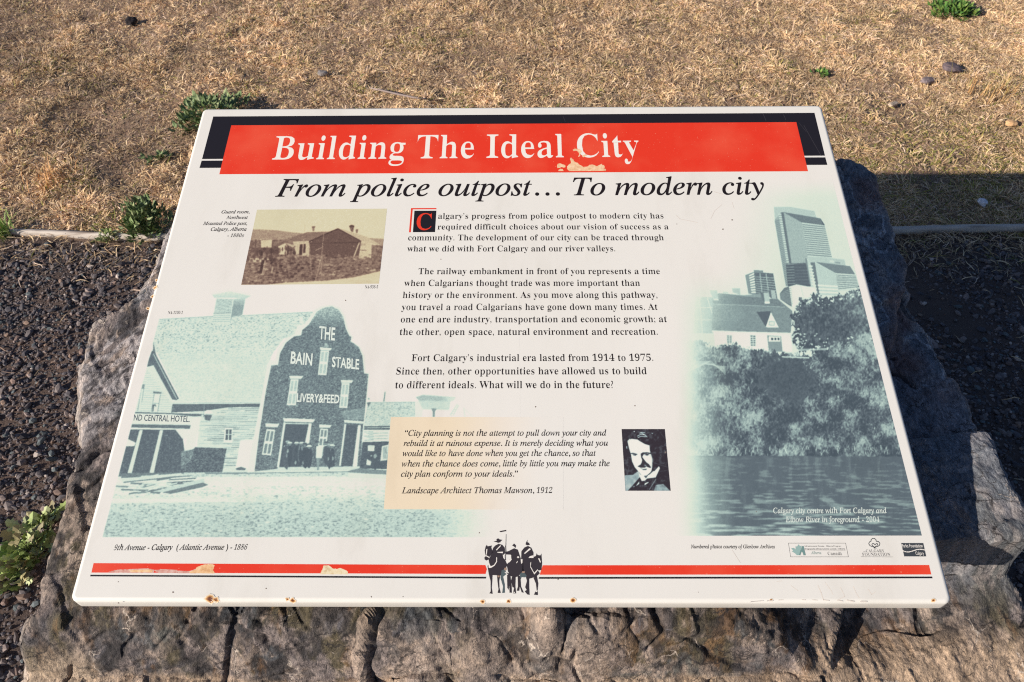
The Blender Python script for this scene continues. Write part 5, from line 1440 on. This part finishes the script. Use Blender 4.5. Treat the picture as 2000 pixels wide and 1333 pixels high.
# ------------------------------------------------------------------ weeds and small things on the ground
m_leaf = material('weed leaf', rough=0.6, spec=0.3, attr='tint')
LOBED = [(0, 0), (0.10, 0.18), (0.34, 0.22), (0.22, 0.40), (0.46, 0.52), (0.24, 0.66), (0.30, 0.86), (0.0, 1.0), (-0.30, 0.86), (-0.24, 0.66), (-0.46, 0.52), (-0.22, 0.40), (-0.34, 0.22), (-0.10, 0.18)]
OVAL = [(0, 0), (0.22, 0.3), (0.26, 0.6), (0.0, 1.0), (-0.26, 0.6), (-0.22, 0.3)]
def weed(px, py, rx_, ry_, h, n, size, pal, label, shape=OVAL, seed=0, upright=0.5, cat='weed', group=None, z0=0.0, name='weed'):
    rn = np.random.default_rng(seed)
    c = on_ground(px, py, z0)
    V, F, C = [], [], []
    pal = lin(np.array(pal))
    for i in range(n):
        a = rn.uniform(0, 6.283); rr_ = math.sqrt(rn.uniform(0, 1))
        lump = 0.7 + 0.5 * math.sin(3 * a + seed) * math.cos(2 * a + 1.3 * seed)
        x, y = rr_ * math.cos(a) * rx_ * lump, rr_ * math.sin(a) * ry_ * lump
        z = h * (1 - 0.75 * rr_ ** 2) * rn.uniform(0.35, 1.0)
        az = a + rn.normal(0, 0.9); el = rn.normal(upright, 0.45) * (1.2 - 0.7 * rr_)
        s = size * rn.uniform(0.6, 1.3)
        d = np.array([math.cos(az) * math.cos(el), math.sin(az) * math.cos(el), math.sin(el)])
        sd = np.array([-math.sin(az), math.cos(az), rn.normal(0, 0.4)]); sd /= np.linalg.norm(sd)
        up = np.cross(d, sd) * -1
        k0 = len(V)
        tint = pal[rn.integers(len(pal))] * rn.uniform(0.75, 1.25)
        for (u_, v_) in shape:
            p = np.array([x, y, z]) + d * v_ * s + sd * u_ * s + up * (abs(u_) * 0.35 - 0.35 * v_ * v_) * s
            V.append(p); C.append(tint * (0.85 + 0.3 * v_))
        V.append(np.array([x, y, z]) + d * 0.5 * s - up * 0.09 * s); C.append(tint * 1.05)
        m = len(shape)
        F += [(k0 + j, k0 + (j + 1) % m, k0 + m) for j in range(m)]
        if i % 3 == 0:                                   # its stem
            k0 = len(V); w = 0.0012
            for (p, ww) in ((np.array([x * 0.25, y * 0.25, -0.01]), w), (np.array([x, y, z]), w * 0.7)):
                V += [p + np.array([ww, 0, 0]), p + np.array([-ww * 0.5, ww, 0]), p + np.array([-ww * 0.5, -ww, 0])]
                C += [tint * 0.8] * 3
            F += [(k0, k0 + 1, k0 + 4), (k0, k0 + 4, k0 + 3), (k0 + 1, k0 + 2, k0 + 5), (k0 + 1, k0 + 5, k0 + 4), (k0 + 2, k0, k0 + 3), (k0 + 2, k0 + 3, k0 + 5)]
    o = mesh_py(name, V, F, m_leaf, cols=np.array(C))
    o.location = c
    tag(o, label, cat, group)
    return o
GREEN = [(122, 138, 92), (104, 124, 76), (136, 150, 104), (92, 110, 68), (150, 158, 112)]
DEEP = [(72, 108, 50), (88, 124, 58), (60, 92, 46), (104, 136, 66), (128, 150, 76)]
PALE = [(150, 164, 98), (134, 152, 86), (168, 178, 118), (114, 134, 76), (178, 184, 134), (146, 136, 98)]
weed(415, 245, 0.18, 0.20, 0.11, 460, 0.030, GREEN, 'greyish green weed clump on dry grass behind the top left corner of the sign', seed=1)
weed(296, 462, 0.085, 0.11, 0.16, 400, 0.026, GREEN, 'green bushy weed at the end of the edging strip, against the boulder', seed=2, upright=0.8)
weed(64, 1085, 0.058, 0.125, 0.06, 170, 0.028, PALE, 'pale green weed with broad lobed leaves growing from gravel beside the boulder', shape=LOBED, seed=3, upright=0.35)
weed(1866, 30, 0.125, 0.115, 0.07, 330, 0.032, DEEP, 'deep green leafy weed clump alone on the dry grass, near the frame top', seed=4)
weed(312, 312, 0.06, 0.05, 0.03, 46, 0.022, GREEN, 'small sparse green sprig in dry grass left of the sign', seed=5)
weed(1604, 148, 0.05, 0.04, 0.03, 40, 0.022, DEEP, 'tiny dark green sprig in dry grass above the sign', seed=6)
weed(217, 470, 0.05, 0.03, 0.045, 60, 0.020, PALE, 'small yellow green sprig creeping over the pale edging strip', seed=7)

def tuft(px, py, n, h, spread, pal, label, seed, w=0.003):
    rn = np.random.default_rng(seed)
    c = on_ground(px, py)
    V, F, C = [], [], []
    pal = lin(np.array(pal))
    for i in range(n):
        a = rn.uniform(0, 6.283); lean = abs(rn.normal(0.55, 0.3)); L = h * rn.uniform(0.5, 1.2)
        b = np.array([rn.normal(0, spread * 0.3), rn.normal(0, spread * 0.3), -0.004])
        P = [b]
        for k in range(4):
            l_ = lean * (0.5 + 0.45 * k)
            P.append(P[-1] + np.array([math.cos(a) * math.sin(l_), math.sin(a) * math.sin(l_), math.cos(l_)]) * L / 4)
        sd = np.array([-math.sin(a), math.cos(a), 0]) * w * rn.uniform(0.5, 1.1) / 2
        k0 = len(V); t = pal[rn.integers(len(pal))] * rn.uniform(0.8, 1.2)
        for k in range(4):
            f_ = (0.8, 1, 0.8, 0.5)[k]
            V += [P[k] - sd * f_, P[k] + sd * f_]; C += [t, t]
        V.append(P[4]); C.append(t)
        F += [(k0, k0 + 1, k0 + 3, k0 + 2), (k0 + 2, k0 + 3, k0 + 5, k0 + 4), (k0 + 4, k0 + 5, k0 + 7, k0 + 6), (k0 + 6, k0 + 7, k0 + 8)]
    o = mesh_py('grass_tuft', V, F, m_leaf, cols=np.array(C))
    o.location = c
    tag(o, label, 'grass tuft')
    return o
tuft(14, 460, 60, 0.11, 0.05, [(150, 172, 92), (126, 152, 76), (170, 186, 116)], 'bright green grass tuft at the left end of the edging strip', 1, 0.006)
tuft(1935, 185, 80, 0.11, 0.20, [(196, 156, 104), (184, 138, 86), (206, 172, 124), (150, 136, 84)], 'golden orange tuft of taller dry grass at the right', 2, 0.004)
tuft(100, 360, 70, 0.09, 0.16, [(200, 150, 96), (184, 134, 84), (212, 170, 116)], 'low orange brown grass tuft left of the sign, above the edging', 3, 0.004)

def rock_piece(name, px, py, sx, sy, sz, rot, rgb, label, cat, seed, z0=0.0):
    """a small irregular stone: a roughened, flattened ball"""
    import bmesh
    bm = bmesh.new()
    bmesh.ops.create_icosphere(bm, subdivisions=3, radius=1.0)
    for v in bm.verts:
        p = np.array(v.co)
        k = 1 + 0.28 * float(fbm(np.array(p[0] * 1.3 + seed), np.array(p[1] * 1.3 + p[2] * 1.7), seed, 3) - 0.5) * 2
        q = np.sign(p) * np.abs(p) ** 0.8 * k
        v.co = (q[0] * sx, q[1] * sy, q[2] * sz)
    me = bpy.data.meshes.new(name)
    bm.to_mesh(me); bm.free()
    m = material(name + ' stone', lin(rgb), 0.8, 0.25)
    nt = m.node_tree
    n = nd(nt, 'ShaderNodeTexNoise', i_Scale=60.0, i_Detail=5.0); bp = nd(nt, 'ShaderNodeBump', i_Strength=0.5, i_Distance=0.004)
    tc = nd(nt, 'ShaderNodeTexCoord'); nt.links.new(tc.outputs['Object'], n.inputs['Vector'])
    nt.links.new(n.outputs[0], bp.inputs['Height']); nt.links.new(bp.outputs[0], nt.nodes['Principled BSDF'].inputs['Normal'])
    r = ramp(nt, [(0.35, lin(rgb) * 0.75), (0.65, lin(rgb) * 1.2)])
    nt.links.new(n.outputs[0], r.inputs[0]); nt.links.new(r.outputs[0], nt.nodes['Principled BSDF'].inputs['Base Color'])
    o = link(name, me, m)
    o.location = on_ground(px, py, z0)
    o.location.z = float(ground_z(o.location.x, o.location.y)) + sz * 0.55 + z0
    o.rotation_euler = (0.1, 0.15, rot)
    tag(o, label, cat)
    return o
rock_piece('stone', 1857, 137, 0.048, 0.034, 0.014, 0.3, (112, 98, 100), 'flat purple brown stone chip lying on the dry grass, at the right', 'stone', 1, 0.016)
rock_piece('stone', 1812, 158, 0.045, 0.022, 0.012, 0.6, (140, 124, 122), 'narrow grey stone chip in the grass, below the flat purple brown one', 'stone', 2, 0.014)
rock_piece('pebble', 1918, 396, 0.013, 0.018, 0.012, 0.2, (226, 226, 232), 'white pebble in the shaded grass beside the boulder', 'pebble', 3, 0.016)
rock_piece('stone', 1745, 203, 0.036, 0.012, 0.008, 0.7, (214, 190, 164), 'slim pale stone sliver in the sunny grass, right of the sign top', 'stone', 4, 0.016)
rock_piece('clod', 258, 44, 0.028, 0.034, 0.020, 0.1, (48, 42, 42), 'dark earth clod in the dry grass at the upper left', 'clod', 5, 0.008)
rock_piece('stone', 630, 146, 0.022, 0.016, 0.012, 0.3, (146, 138, 134), 'rounded grey stone in the grass above the sign title', 'stone', 6, 0.012)
rock_piece('stone', 1975, 243, 0.024, 0.018, 0.012, 0.3, (216, 172, 126), 'tan stone in the dry grass at the far right', 'stone', 7, 0.014)
# a thin grey twig
tw = [(722, 172), (745, 178), (775, 183), (805, 190), (832, 195)]
V, F = [], []
for i, (x, y) in enumerate(tw):
    p = on_ground(x, y, 0.022)
    for k in range(6):
        a = 6.283 * k / 6; r = 0.0045 * (1.0 if 0 < i < 4 else 0.55)
        V.append((p[0], p[1] + r * math.cos(a), p[2] + r * math.sin(a) + 0.003 * math.sin(i * 2)))
    if i:
        F += [((i - 1) * 6 + k, (i - 1) * 6 + (k + 1) % 6, i * 6 + (k + 1) % 6, i * 6 + k) for k in range(6)]
F += [tuple(range(5, -1, -1)), tuple(range(24, 30))]
tag(mesh_py('twig', V, F, material('grey twig', lin((150, 134, 128)), 0.85), smooth=True), 'thin grey twig lying in the grass above the sign title band', 'twig')
